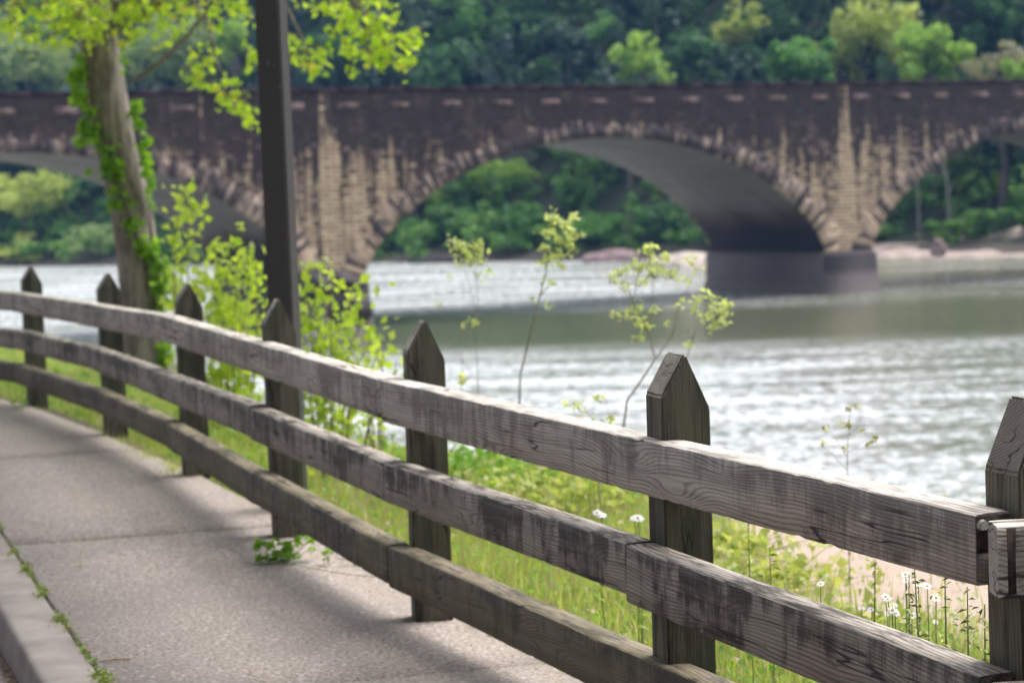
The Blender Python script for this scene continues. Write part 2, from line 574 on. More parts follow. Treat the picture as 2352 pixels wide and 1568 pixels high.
m, nt, b, out = NM('forest_floor')
g = G(nt)
P = g.pos()
nz = g.noise(P, 0.8, 5, 0.6)
pz = g.sep(P)[2]
fl = g.mix(nz, (0.012, 0.022, 0.012), (0.035, 0.05, 0.022))
bk = g.mix(g.noise(P, 1.5, 4), (0.04, 0.033, 0.026), (0.11, 0.09, 0.075))
g.put(b.inputs['Base Color'], g.mix(g.ss(pz, -3.3, -2.4), bk, fl))
b.inputs['Roughness'].default_value = 0.95
M['floor'] = m
hl = grid('hillside', np.linspace(-160, 170, 140), np.linspace(85, 330, 150), hill, M['floor'])
tag(hl, kind='structure')

# sandy beach on the far right bank
M['sand'] = simple('beach_sand', (0.42, 0.34, 0.30), 0.95, 0.3, 0.9, 0.4, 0.2)
mb = MB()
V = []
xs = np.linspace(14, 75, 60)
for i, x in enumerate(xs):
    by = float(bank_y(x))
    k = min(1, max(0, (x - 14) / 18))
    wv = 0.5 * math.sin(x * 0.7) + 0.3 * math.sin(x * 1.9)
    for d, z in ((-1.5, -3.75), (0.2 + .3 * wv, -3.42), (1.2, -3.25), (2.6, -3.08 + .1 * wv), (4.2, -2.95 + .15 * wv * k), (6.0, -2.8 + .8 * k * max(0, wv) + 1.1 * min(1, max(0, (x - 27) / 8))), (8.0, -3.0 + 1.9 * min(1, max(0, (x - 27) / 8)))):
        V.append((x, by + d * (0.5 + .7 * k), z))
F = [(i * 7 + j, i * 7 + j + 1, (i + 1) * 7 + j + 1, (i + 1) * 7 + j) for i in range(59) for j in range(6)]
mb.add(V, [f[::-1] for f in F])
tag(mb.build('beach', M['sand'], smooth=True), kind='structure')

# ------------------------------------------------------------------ bridge
PERIOD = 23.92
BD = 8.5
R_SPR, R_CRN, HALF = -1.75, 3.32, 10.7
br = empty('arch_bridge', (-5.795, 85.0, 0), math.radians(29.1))
tag(br, 'long stone arch bridge with black stained parapet crossing the river', 'bridge')
CENT = [11.13 + PERIOD * k for k in (-3, -2, -1, 0, 1, 2)]


def arch_z(t):
    """height of the intrados, t in -1..1"""
    t = min(1, abs(t))
    rise = R_CRN - R_SPR
    ell = math.sqrt(max(0, 1 - t * t)) * rise
    R = (HALF * HALF + rise * rise) / (2 * rise)
    seg = math.sqrt(max(0, R * R - (t * HALF) ** 2)) - (R - rise)
    return R_SPR + 0.5 * ell + 0.5 * max(0, seg)


m, nt, b, out = NM('stained_coursed_stone')
g = G(nt)
x, y, z = g.sep(g.obj())
v2 = g.comb(x, z, 0.0)
br_t = g.n('ShaderNodeTexBrick')
g.put(br_t.inputs['Vector'], v2)
br_t.inputs['Scale'].default_value = 1.0
br_t.inputs['Mortar Size'].default_value = 0.022
br_t.inputs['Mortar Smooth'].default_value = 0.3
br_t.inputs['Brick Width'].default_value = 0.62
br_t.inputs['Row Height'].default_value = 0.17
br_t.inputs['Color1'].default_value = (0.64, 0.49, 0.33, 1)
br_t.inputs['Color2'].default_value = (0.42, 0.31, 0.21, 1)
br_t.inputs['Mortar'].default_value = (0.13, 0.095, 0.065, 1)
cell = g.n('ShaderNodeTexWhiteNoise', noise_dimensions='2D')
g.put(cell.inputs['Vector'], g.comb(g.math('FLOOR', g.math('DIVIDE', x, 0.31)), g.math('FLOOR', g.math('DIVIDE', z, 0.17)), 0.0))
blk = cell.outputs['Value']
strk = g.noise(g.comb(g.math('MULTIPLY', x, 1.7), g.math('MULTIPLY', z, 0.12), 0.0), 1.0, 5, 0.7)
strk2 = g.noise(g.comb(g.math('MULTIPLY', x, 3.2), g.math('MULTIPLY', z, 0.28), 4.0), 1.0, 3, 0.6)
# pale wash strips under the drain at the middle of each pier
fr = g.math('SUBTRACT', g.math('FRACT', g.math('DIVIDE', g.math('ADD', x, 0.85 + PERIOD * 10.5), PERIOD)), 0.5)
fr = g.math('MULTIPLY', g.math('ABSOLUTE', fr), PERIOD)
strip = g.ss(g.math('ADD', fr, g.math('MULTIPLY', g.math('SUBTRACT', strk2, 0.5), 0.8)), 0.12, 0.5, 1, 0)
near = g.ss(fr, 1.5, 9.0, 1, 0)
dk = g.math('ADD', 0.37, g.math('MULTIPLY', z, 0.10))
dk = g.math('SUBTRACT', dk, g.math('MULTIPLY', near, 0.05))
dk = g.math('ADD', dk, g.math('MULTIPLY', g.math('SUBTRACT', strk, 0.5), 2.3))
dk = g.math('ADD', dk, g.math('MULTIPLY', g.math('SUBTRACT', strk2, 0.5), 1.6))
dk = g.math('ADD', dk, g.math('MULTIPLY', g.math('SUBTRACT', blk, 0.5), 0.36))
dk = g.math('SUBTRACT', dk, g.math('MULTIPLY', strip, g.ss(z, 5.0, 2.0, 0.55, 0.65)))
dk = g.math('ADD', dk, g.ss(z, 1.8, 4.6, 0, 0.36))
mask = g.ss(dk, 0.22, 0.78)
tan = g.mix(g.ss(blk, 0.75, 1.0, 0, 0.4), br_t.outputs['Color'], (0.50, 0.30, 0.20))
drk = g.mix(blk, (0.008, 0.005, 0.008), (0.032, 0.020, 0.024))
pat = g.noise(g.comb(g.math('MULTIPLY', x, 0.9), g.math('MULTIPLY', z, 0.45), 9.0), 1.0, 5, 0.7)
drk = g.mix(g.ss(pat, 0.5, 0.68, 0, 0.7), drk, g.mix(blk, (0.045, 0.031, 0.030), (0.11, 0.078, 0.066)))
drk = g.mix(g.math('MULTIPLY', g.ss(g.math('FRACT', g.math('MULTIPLY', blk, 7.31)), 0.88, 0.95), g.ss(z, 4.2, 2.5)), drk, (0.17, 0.115, 0.11))
col = g.mix(g.math('MULTIPLY', mask, 0.97), tan, drk)
mort = br_t.outputs['Fac']
col = g.mix(g.math('MULTIPLY', mort, 0.4), col, (0.03, 0.024, 0.024))
g.put(b.inputs['Base Color'], col)
b.inputs['Roughness'].default_value = 0.9
g.put(b.inputs['Normal'], g.bump(g.math('SUBTRACT', g.math('MULTIPLY', blk, 0.5), mort), 0.6, 0.05))
M['stone'] = m

m, nt, b, out = NM('ring_stones')
g = G(nt)
r = g.n('ShaderNodeNewGeometry').outputs['Random Per Island']
nz = g.noise(g.obj(), 1.6, 4, 0.6)
c = g.mix(r, (0.24, 0.175, 0.145), (0.52, 0.40, 0.32))
c = g.mix(g.ss(g.sep(g.obj())[2], 1.6, -0.6, 0, 0.6), c, (0.56, 0.42, 0.28))
c = g.mix(g.ss(g.math('FRACT', g.math('MULTIPLY', r, 13.7)), 0.50, 0.75), c, (0.07, 0.052, 0.052))
z = g.sep(g.obj())[2]
c = g.mix(g.ss(g.math('ADD', nz, g.math('MULTIPLY', z, 0.035)), 0.47, 0.66, 0, 0.92), c, (0.036, 0.027, 0.033))
g.put(b.inputs['Base Color'], c)
b.inputs['Roughness'].default_value = 0.9
g.put(b.inputs['Normal'], g.bump(g.noise(g.obj(), 6, 4), 0.6, 0.06))
M['ring'] = m

m, nt, b, out = NM('soffit_concrete')
g = G(nt)
x, y, z = g.sep(g.obj())
nz = g.noise(g.vmul(g.obj(), (1.2, 0.15, 1.2)), 1.0, 4)
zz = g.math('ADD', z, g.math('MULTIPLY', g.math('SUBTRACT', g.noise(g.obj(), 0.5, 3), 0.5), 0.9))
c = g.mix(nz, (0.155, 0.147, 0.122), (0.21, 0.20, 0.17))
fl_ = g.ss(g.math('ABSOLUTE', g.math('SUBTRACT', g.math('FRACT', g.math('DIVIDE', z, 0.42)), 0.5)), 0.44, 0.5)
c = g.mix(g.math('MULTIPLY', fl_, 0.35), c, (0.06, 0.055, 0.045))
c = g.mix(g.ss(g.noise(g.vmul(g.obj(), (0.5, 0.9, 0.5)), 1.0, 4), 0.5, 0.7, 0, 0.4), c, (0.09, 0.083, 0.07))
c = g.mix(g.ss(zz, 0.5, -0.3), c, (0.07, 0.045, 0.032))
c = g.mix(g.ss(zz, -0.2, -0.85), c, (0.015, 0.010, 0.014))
g.put(b.inputs['Base Color'], c)
b.inputs['Roughness'].default_value = 0.85
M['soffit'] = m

m, nt, b, out = NM('pier_concrete')
g = G(nt)
x, y, z = g.sep(g.obj())
nz = g.noise(g.vmul(g.obj(), (1.5, 0.6, 0.5)), 1.0, 4)
c = g.mix(nz, (0.08, 0.066, 0.068), (0.16, 0.135, 0.13))
dkf = g.math('MULTIPLY', g.ss(y, 0.1, -0.2), g.ss(z, -2.9, -2.4))
c = g.mix(g.math('MULTIPLY', dkf, 0.8), c, (0.026, 0.020, 0.025))
c = g.mix(g.ss(z, -3.0, -3.3, 0, 0.6), c, (0.16, 0.13, 0.115))
g.put(b.inputs['Base Color'], c)
b.inputs['Roughness'].default_value = 0.85
g.put(b.inputs['Normal'], g.bump(g.noise(g.obj(), 3, 5), 0.5, 0.06))
M['pier'] = m
M['coping'] = simple('dark_coping_stone', (0.030, 0.018, 0.024), 0.9, 0.35, 1.4, 0.5, 0.05)
M['pale_stone'] = simple('pale_pinkish_stone', (0.155, 0.11, 0.105), 0.9, 0.55, 2.2, 0.5, 0.04)

U0, U1 = CENT[0] - HALF - 2.6, CENT[-1] + HALF + 14
DECK = 4.35


def low_z(u):
    for c in CENT:
        if abs(u - c) < HALF: return arch_z((u - c) / HALF)
    return R_SPR if u < CENT[-1] + HALF + 2.6 and u > CENT[0] - HALF else -4.5


us = sorted(set([U0, U1, CENT[-1] + HALF + 2.6] + [c + HALF * math.sin(math.pi / 2 * k / 20) for c in CENT for k in range(-20, 21)]))
for yy_, flip in ((0.0, False), (BD, True)):
    mb = MB()
    for a, c in zip(us[:-1], us[1:]):
        za, zc = low_z(a + 1e-6), low_z(c - 1e-6)
        rows = 7
        V = []
        for k in range(rows + 1):
            V += [(a, yy_, za + (5.235 - za) * k / rows), (c, yy_, zc + (5.235 - zc) * k / rows)]
        F = [(2 * k, 2 * k + 1, 2 * k + 3, 2 * k + 2) for k in range(rows)]
        mb.add(V, [f[::-1] for f in F] if flip else F)
    mb.build('spandrel_wall', M['stone'], br)
# deck and end faces
mb = MB(); mb.box(U0, U1, 0.004, BD - 0.004, DECK - 0.3, DECK - 0.002)
mb.build('deck', M['road'], br)
for c in CENT:
    mb = MB()
    pr = [(c + HALF * math.sin(math.pi / 2 * k / 24), arch_z(math.sin(math.pi / 2 * k / 24))) for k in range(-24, 25)]
    V = []
    for u, z in pr: V += [(u, 0.0, z), (u, BD, z)]
    mb.add(V, [(2 * k, 2 * k + 1, 2 * k + 3, 2 * k + 2) for k in range(len(pr) - 1)])
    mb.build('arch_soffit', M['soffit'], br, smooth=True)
    # ring of wedge stones on the face
    for side in (0, 1):
        mb = MB()
        n = 150
        dense = [(c + HALF * math.sin(math.pi / 2 * k / 200), arch_z(math.sin(math.pi / 2 * k / 200))) for k in range(-200, 201)]
        L = [0]
        for p, q in zip(dense[:-1], dense[1:]): L.append(L[-1] + math.hypot(q[0] - p[0], q[1] - p[1]))
        for k in range(n):
            s0, s1 = L[-1] * (k + 0.04) / n, L[-1] * (k + 0.96) / n
            dpt = (0.55 + 0.40 * abs(k / n - .5) * 2) * random.uniform(0.65, 1.25)
            q = []
            for s in (s0, s1):
                uu = np.interp(s, L, [d[0] for d in dense]); zz = np.interp(s, L, [d[1] for d in dense])
                ua = np.interp(s - .05, L, [d[0] for d in dense]); za = np.interp(s - .05, L, [d[1] for d in dense])
                ub = np.interp(s + .05, L, [d[0] for d in dense]); zb = np.interp(s + .05, L, [d[1] for d in dense])
                tx, tz = ub - ua, zb - za; h = math.hypot(tx, tz) or 1
                q.append(((uu, zz - .0), (uu - tz / h * dpt, zz + tx / h * dpt)))
            pro = random.uniform(0.004, 0.014)
            y0, y1 = (-pro, 0.05) if side == 0 else (BD - 0.05, BD + pro)
            (a0, a1), (b0, b1) = q
            V = [(a0[0], y0, a0[1] - .012), (b0[0], y0, b0[1] - .012), (b1[0], y0, b1[1]), (a1[0], y0, a1[1]),
                 (a0[0], y1, a0[1] - .012), (b0[0], y1, b0[1] - .012), (b1[0], y1, b1[1]), (a1[0], y1, a1[1])]
            mb.add(V, [(0, 1, 2, 3), (7, 6, 5, 4), (0, 4, 5, 1), (1, 5, 6, 2), (2, 6, 7, 3), (3, 7, 4, 0)])
        mb.build('arch_ring', M['ring'], br)
# piers
for k in range(-3, 4):
    u0 = CENT[0] + PERIOD * (k + 3) - HALF - 2.6
    u1 = u0 + 2.6
    mb = MB()
    pr = [(0.0, R_SPR + 0.03), (0.16, R_SPR - 0.12), (0.20, R_SPR - 0.2), (0.22, -3.05), (0.36, -3.2), (0.4, -6)]
    V = []
    for d, z in pr: V += [(u0 - d * .35, -d, z), (u1 + d * .35, -d, z), (u1 + d * .35, BD + d, z), (u0 - d * .35, BD + d, z)]
    F = [(0, 1, 2, 3)]
    for j in range(len(pr) - 1):
        for e in range(4): F.append((j * 4 + e, (j + 1) * 4 + e, (j + 1) * 4 + (e + 1) % 4, j * 4 + (e + 1) % 4))
    mb.add(V, F)
    mb.build('pier_base', M['pier'], br)
for side in (0, 1):
    y0, y1 = (0.006, 0.4) if side == 0 else (BD - 0.4, BD - 0.006)
    mb = MB(); mb.box(U0, U1, y0, y1, DECK + 0.002, 5.23)
    mb.build('parapet', M['stone'], br)
    mb = MB()
    u = U0
    while u < U1:
        l = random.uniform(1.0, 1.6)
        j = random.uniform(-.012, .012)
        mb.box(u + .01, min(u + l - .01, U1), y0 - 0.035, y1 + 0.035, 5.237, 5.40 + j)
        u += l
    mb.build('coping', M['coping'], br)
for k in range(-14, 32):
    u = 0.05 + 2.1725 * k
    h = random.uniform(0.08, 0.13)
    ww = random.uniform(0.34, 0.44)
    mb = MB(); mb.box(u - ww, u + ww, -0.018, 0.0, 4.74 - h, 4.74 + h)
    mb.build('drain_lintel', M['pale_stone'], br)


# ------------------------------------------------------------------ far trees
def crown(mb, c, r, n, size, lobes=12, fill=0.35):
    """lumpy crown of many leaf clumps round centre c with radii r"""
    c = np.array(c, float); r = np.array(r, float)
    L = rng.normal(size=(lobes, 3)); L /= np.linalg.norm(L, axis=1)[:, None]
    L *= rng.uniform(0.25, 1.12, lobes)[:, None]
    L[:, 2] *= 0.95
    lr = rng.uniform(0.12, 0.40, lobes)
    k = rng.integers(0, lobes, n)
    D = rng.normal(size=(n, 3)); D /= np.linalg.norm(D, axis=1)[:, None]
    rad = lr[k] * np.where(rng.random(n) < fill, rng.uniform(0.2, 1, n), rng.uniform(0.85, 1.12, n))
    P = c + (L[k] + D * rad[:, None]) * r
    mb.leaves(P, size, up=0.15, asp=0.8, nrm=D * 0.8)
    return c + L * r


GREENS = dict(
    yellow=leafmat('yellow_green_spring_leaves', (0.34, 0.42, 0.12), (0.48, 0.54, 0.20), 0.5),
    bright=leafmat('bright_green_leaves', (0.17, 0.33, 0.07), (0.32, 0.46, 0.11), 0.5),
    mid=leafmat('mid_green_leaves', (0.07, 0.20, 0.055), (0.14, 0.29, 0.09), 0.45),
    deep=leafmat('deep_green_leaves', (0.035, 0.11, 0.045), (0.08, 0.19, 0.08), 0.4),
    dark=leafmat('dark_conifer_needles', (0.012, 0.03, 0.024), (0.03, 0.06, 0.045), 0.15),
    pale=leafmat('pale_new_leaves', (0.18, 0.29, 0.12), (0.32, 0.40, 0.20), 0.45),
    bud=leafmat('grey_budding_twigs', (0.22, 0.21, 0.15), (0.34, 0.34, 0.22), 0.35),
)
M['bark_far'] = simple('far_bark', (0.15, 0.13, 0.12), 0.9, 0.3, 3)
M['bark_pale'] = simple('pale_bark', (0.24, 0.23, 0.21), 0.9, 0.3, 3)


def far_tree(name, cx, cy, rx, ry, depth, mat, label, cat='tree', n=1500, size=0.55, lobes=12, group=None, bark='bark_far', fill=0.35, trunk=True):
    """crown centred on the sight line through (cx, cy), standing `depth` m behind the far bank"""
    Y = 150.0
    for _ in range(6):
        p = at_y(cx, cy, Y)
        Y = float(bank_y(p.x)) + depth / 0.79
    p = at_y(cx, cy, Y)
    R = rx / FPX * Y, rx / FPX * Y, ry / FPX * Y
    CLEAR.append((p.x, p.y, p.z, min(R[0], R[2])))
    gz = float(hill(np.array(p.x), np.array(p.y)))
    base = Vector((p.x, p.y, gz))
    t = empty(name, base)
    mb = MB()
    ctr = (0, 0, p.z - gz)
    lob = crown(mb, ctr, R, n, size * .8, int(lobes * 2.2), fill)
    mb.build('crown', GREENS[mat], t)
    if trunk:
        mb = MB()
        top = max(0.8, p.z - gz)
        r0 = 0.10 + 0.018 * top
        mb.tube([(0, 0, -0.6), (0.1, 0, top * .35), (-.1, .1, top * .7), (0, 0, top * 1.1)], [r0, r0 * .85, r0 * .6, r0 * .3], 7)
        for q in lob[:7]:
            st = Vector((0, 0, top * random.uniform(.45, .85)))
            mb.tube([st, (st + Vector(q)) / 2 + Vector((0, 0, -.2)), Vector(q)], [r0 * .4, r0 * .28, r0 * .12], 5)
        mb.build('trunk', M[bark], t)
    tag(t, label, cat, group)
    return t


CLEAR = []
TR = [
    ('broadleaf_tree', 1985, 85, 118, 112, 20, 'yellow', 'tall loose yellow-green tree above the bridge, right of the round dark green one', 'tree', 2600, .55, 18),
    ('broadleaf_tree', 2135, 135, 84, 72, 9, 'bright', 'bright lime green round tree just above the parapet near the right end', 'tree', 2400, .5, 12),
    ('broadleaf_tree', 1840, 145, 78, 66, 12, 'mid', 'rounded deep green tree above the parapet, left of the tall yellow-green one', 'tree', 2400, .5, 12),
    ('broadleaf_tree', 1705, 62, 62, 55, 26, 'yellow', 'small yellow-green crown high on the dark hillside above the central arch', 'tree', 900, .5, 9),
    ('broadleaf_tree', 1790, 45, 90, 70, 30, 'deep', 'grey-green tree high on the hill beside the small yellow-green crown', 'tree', 1200, .6, 10),
    ('broadleaf_tree', 1472, 140, 66, 72, 12, 'bright', 'lone sparse light green tree above the crown of the central arch', 'tree', 900, .5, 12),
    ('broadleaf_tree', 1385, 75, 60, 42, 22, 'mid', 'thin greenish tree high on the hill, left of the lone light green one', 'tree', 500, .5, 9),
    ('broadleaf_tree', 1085, 70, 105, 125, 26, 'mid', 'broad mid green tree on the hill just right of the hanging spring branch', 'tree', 2600, .6, 16),
    ('broadleaf_tree', 1020, 150, 70, 55, 14, 'deep', 'muted blue-green tree behind the parapet below the broad mid green one', 'tree', 1000, .55, 10),
    ('broadleaf_tree', 2290, 55, 90, 100, 24, 'deep', 'dark green tree in the top right corner of the picture', 'tree', 2200, .6, 14),
    ('budding_tree', 2295, 150, 66, 44, 9, 'bud', 'greyish half-bare budding tree above the right end of the parapet', 'tree', 900, .4, 12),
    ('shrub', 2345, 165, 42, 36, 5, 'bright', 'small bright green bush at the right end of the parapet', 'shrub', 700, .4, 7),
    ('broadleaf_tree', 60, 120, 120, 95, 22, 'pale', 'pale green tree on the hill behind the left end of the bridge', 'tree', 2200, .6, 14),
    ('broadleaf_tree', 410, 120, 110, 100, 20, 'pale', 'pale bluish-green tree on the hill between the leaning trunk and the lamp post', 'tree', 2200, .6, 14),
    ('broadleaf_tree', 545, 110, 48, 62, 14, 'bright', 'small bright green pointed tree on the hill, just left of the lamp post', 'tree', 1200, .5, 8),
    ('broadleaf_tree', 160, 60, 90, 80, 30, 'mid', 'mid green tree high on the hill behind the leaning trunk', 'tree', 1600, .6, 12),
    ('broadleaf_tree', 760, 130, 66, 70, 18, 'deep', 'dusky green tree on the hill seen through the hanging spring branch', 'tree', 1300, .6, 12),
    ('broadleaf_tree', 52, 440, 98, 72, 3.5, 'yellow', 'yellow-green tree with a thin trunk standing on the far shore under the left arch', 'tree', 1900, .45, 12),
    ('broadleaf_tree', 150, 415, 70, 60, 9, 'mid', 'mid green tree behind the yellow-green one under the left arch', 'tree', 1400, .5, 10),
    ('broadleaf_tree', 300, 450, 130, 70, 12, 'deep', 'dark green tree under the left arch, partly behind the leaning trunk', 'tree', 2000, .55, 12),
    ('shrub', 245, 560, 110, 42, 3, 'pale', 'wide pale green bush at the far waterline under the left arch', 'shrub', 1700, .4, 12),
    ('shrub', 70, 572, 95, 32, 2.5, 'yellow', 'low yellowish bush round the foot of the thin-trunked tree at the far waterline', 'shrub', 1200, .4, 10),
    ('shrub', 400, 575, 75, 40, 3, 'mid', 'mid green waterside bush right of the leaning trunk under the left arch', 'shrub', 1100, .4, 9),
    ('budding_tree', 320, 515, 55, 42, 6, 'bud', 'thin tan half-bare tree left of the leaning trunk under the left arch', 'tree', 450, .4, 10),
    ('shrub', 1120, 405, 92, 48, 9, 'bright', 'light green bush high under the left side of the central arch', 'shrub', 1700, .45, 10),
    ('shrub', 1010, 452, 58, 40, 7, 'bright', 'light green bush touching the left edge of the central arch opening', 'shrub', 1100, .4, 8),
    ('shrub', 955, 530, 85, 52, 4, 'mid', 'green waterside bush beside the left pier under the central arch', 'shrub', 1500, .45, 10),
    ('shrub', 1090, 545, 75, 42, 4.5, 'deep', 'dark green waterside bush in the left half of the central arch', 'shrub', 1200, .45, 9),
    ('shrub', 1215, 520, 75, 46, 4, 'mid', 'rounded green bush at the waterline below the middle of the central arch', 'shrub', 1400, .4, 9),
    ('shrub', 1370, 530, 85, 50, 4, 'mid', 'wide green bush at the waterline behind the tallest sapling', 'shrub', 1500, .4, 10),
    ('shrub', 1530, 525, 80, 52, 4, 'deep', 'deep green bush at the waterline beside the right pier of the central arch', 'shrub', 1300, .4, 9),
    ('broadleaf_tree', 1440, 425, 75, 52, 12, 'mid', 'olive green tree below the soffit of the central arch', 'tree', 1000, .5, 10),
    ('broadleaf_tree', 1290, 400, 80, 62, 16, 'dark', 'dark shadowy tree at the middle of the central arch opening', 'tree', 1200, .55, 10),
    ('broadleaf_tree', 2225, 352, 78, 30, 12, 'pale', 'leafy pale branch-topped tree just below the right arch ring', 'tree', 900, .45, 9),
    ('broadleaf_tree', 2140, 470, 95, 66, 11, 'mid', 'leafy green tree right of the pier under the right arch', 'tree', 1900, .5, 12),
    ('broadleaf_tree', 2290, 430, 90, 60, 12, 'bright', 'fresh green tree at the right edge under the right arch', 'tree', 1700, .5, 12),
    ('shrub', 2180, 545, 70, 24, 7, 'bright', 'fresh green bush above the sandy bank in the middle of the right arch', 'shrub', 900, .4, 8),
    ('broadleaf_tree', 1560, 455, 60, 50, 9, 'bright', 'light green tree tucked beside the right edge of the central arch opening', 'tree', 1100, .45, 9),
    ('broadleaf_tree', 2090, 400, 60, 60, 15, 'deep', 'dark green tree against the left side of the right arch opening', 'tree', 1300, .5, 10),
    ('broadleaf_tree', 1240, 62, 90, 75, 28, 'deep', 'dusky tree high on the hill between the broad green tree and the thin one', 'tree', 1500, .6, 14),
    ('broadleaf_tree', 1600, 130, 75, 60, 18, 'deep', 'shadowy tree on the hill right of the lone light green one', 'tree', 1300, .6, 12),
    ('shrub', 2070, 535, 70, 30, 8, 'mid', 'low green bush behind the beach beside the pier', 'shrub', 900, .4, 8),
    ('shrub', 2250, 520, 60, 22, 9, 'bud', 'greyish dry bush on the beach at the right edge', 'shrub', 600, .35, 8),
]
for a in TR:
    nm, cx, cy, rx, ry, dep, mat, lab, cat, n, size, lobes = a
    far_tree(nm, cx, cy, rx, ry, dep, mat, lab, cat, n, size, lobes, trunk=(cat == 'tree'))
# bare pale trunks under the right arch
for i, (x_, lab) in enumerate(((2168, 'bare pale trunk leaning under the right arch, the thicker of two'), (2098, 'slim bare pale trunk closest to the right pier'))):
    Y = float(bank_y(30)) + 9
    p0, p1 = at_y(x_ + 14, 545, Y), at_y(x_ - 6, 330, Y)
    t = empty('bare_tree', p0)
    mb = MB(); mb.tube([(0, 0, -1), (p1 - p0) * .5 + Vector((.15, 0, 0)), p1 - p0], [.10 - .03 * i, .08 - .02 * i, .05 - .02 * i], 6)
    mb.build('trunk', M['bark_pale'], t)
    mb = MB()
    for q in range(5):
        s = (p1 - p0) * random.uniform(.45, .95)
        mb.tube([s, s + Vector((random.uniform(-1.2, 1.2), random.uniform(-.6, .6), random.uniform(.5, 1.5)))], [.05, .015], 4)
    mb.build('branches', M['bark_pale'], t)
    tag(t, lab, 'tree')

def blocks(x, y, z, r, f=.75):
    """keep the clearings in front of the separately built trees open"""
    for (tx, ty, tz, tr) in CLEAR:
        if y < ty + 1:
            k = y / ty
            if abs(x - tx * k) < (tr * f + r * .6) and abs((z - HC) - (tz - HC) * k) < tr * (f + .05) + r * .8: return True
    return False


# the dark wood that covers the hill: one mass
mb = MB()
mt = MB()
for x_ in np.arange(-125, 125, 4.6):
    for d_ in np.arange(6, 66, 5.0):
        x = x_ + random.uniform(-2, 2); d = d_ + random.uniform(-2, 2)
        y = float(bank_y(x)) + d / 0.79
        gz = float(hill(np.array(x), np.array(y)))
        hh = random.uniform(6.5, 10.5)
        if blocks(x, y, gz + hh * .62, 2.2): continue
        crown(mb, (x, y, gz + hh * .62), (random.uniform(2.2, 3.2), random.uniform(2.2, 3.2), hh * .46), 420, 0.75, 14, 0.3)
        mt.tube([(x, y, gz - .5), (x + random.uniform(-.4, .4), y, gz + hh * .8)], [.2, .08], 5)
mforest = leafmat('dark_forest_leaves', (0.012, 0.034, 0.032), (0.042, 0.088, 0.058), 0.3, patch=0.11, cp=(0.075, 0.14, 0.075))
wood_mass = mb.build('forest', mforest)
tag(wood_mass, kind='stuff')
tk = mt.build('forest_trunks', M['bark_far'], wood_mass)
# under-storey along the waterline and up the slope
mb = MB(); mdk = MB()
for x_ in np.arange(-100, 80, 2.3):
    for d in list((2.0, 4.5, 7.5, 10.5)) + [13.5 + 3.4 * q_ for q_ in range(13)]:
        x = x_ + random.uniform(-1, 1)
        y = float(bank_y(x)) + d / 0.79
        gz = float(hill(np.array(x), np.array(y)))
        if x > 17 and d < 4: continue
        if d < 9 and blocks(x, y, gz + .9, 0.3, .35): continue
        crown(mb if d < 12 else mdk, (x, y, gz + .9), (2.2, 2.0, random.uniform(1.2, 2.6) if d > 5 else random.uniform(.8, 1.6)), 190 if d < 12 else 130, 0.5 if d < 12 else .7, 7, 0.3)
tag(mdk.build('slope_undergrowth', leafmat('slope_leaves', (0.03, 0.09, 0.04), (0.08, 0.17, 0.06), 0.4, patch=0.16, cp=(0.12, 0.22, 0.075))), kind='stuff')
tag(mb.build('undergrowth', leafmat('undergrowth_leaves', (0.05, 0.15, 0.045), (0.12, 0.26, 0.07), 0.4, patch=0.3, cp=(0.22, 0.38, 0.11))), kind='stuff')


# unseen wood added behind and left of the camera to cut sky light
M['blockbark'] = simple('skyblock_bark', (0.14, 0.12, 0.10), 0.9, 0.3, 6)
mb = MB(); mt = MB()
for a_ in range(86, 292, 9):
    for rr_ in (17, 25, 34):
        a = math.radians(a_ + random.uniform(-3, 3)); r_ = rr_ + random.uniform(-2, 2)
        x, y = -5 - math.sin(a) * r_, 2 + math.cos(a) * r_
        if x > float(np.interp(y, EDGE_Y, EDGE_X)) - 2 and y > -14: continue
        hh = random.uniform(12, 17) + (rr_ - 17) * .35
        crown(mb, (x, y, hh * .55), (3.6, 3.6, hh * .5), 900, 0.95, 12, 0.3)
        mt.tube([(x, y, -.5), (x + .3, y, hh * .5), (x, y, hh * .8)], [.28, .2, .08], 6)
rw = mb.build('skyblock_forest', mforest)
tag(rw, kind='stuff')
mt.build('forest_trunks', M['blockbark'], rw)
mb = MB()
mb.add([(-90, -70, -.3), (60, -70, -.3), (60, -7.9, -.3), (-90, -7.9, -.3), (-90, 60, -.3), (-39.5, 60, -.3), (-39.5, -7.9, -.3)], np.array([(0, 1, 2, 3)]))
mb.add([(-90, -7.9, -.3), (-39.5, -7.9, -.3), (-39.5, 60, -.3), (-90, 60, -.3)], np.array([(0, 1, 2, 3)]))
tag(mb.build('ground', M['floor']), kind='structure')


# boulders
def boulder(name, loc, r, mat, label, seed):
    bm = bmesh.new()
    bmesh.ops.create_icosphere(bm, subdivisions=3, radius=1)
    rs = random.Random(seed)
    ph = [rs.uniform(0, 6) for _ in range(9)]
    for v in bm.verts:
        c = v.co
        k = 1 + .16 * math.sin(c.x * 2.3 + ph[0]) * math.sin(c.y * 2.1 + ph[1]) + .10 * math.sin(c.z * 4 + ph[2] + c.x * 3) + .05 * math.sin(c.y * 8 + ph[3]) + rs.uniform(-.03, .03)
        v.co = Vector((c.x * r[0] * k, c.y * r[1] * k, max(-.5, c.z) * r[2] * k))
    me = bpy.data.meshes.new(name); bm.to_mesh(me); bm.free()
    me.materials.append(mat)
    o = bpy.data.objects.new(name, me); C.objects.link(o); o.location = loc
    return tag(o, label, 'rock')


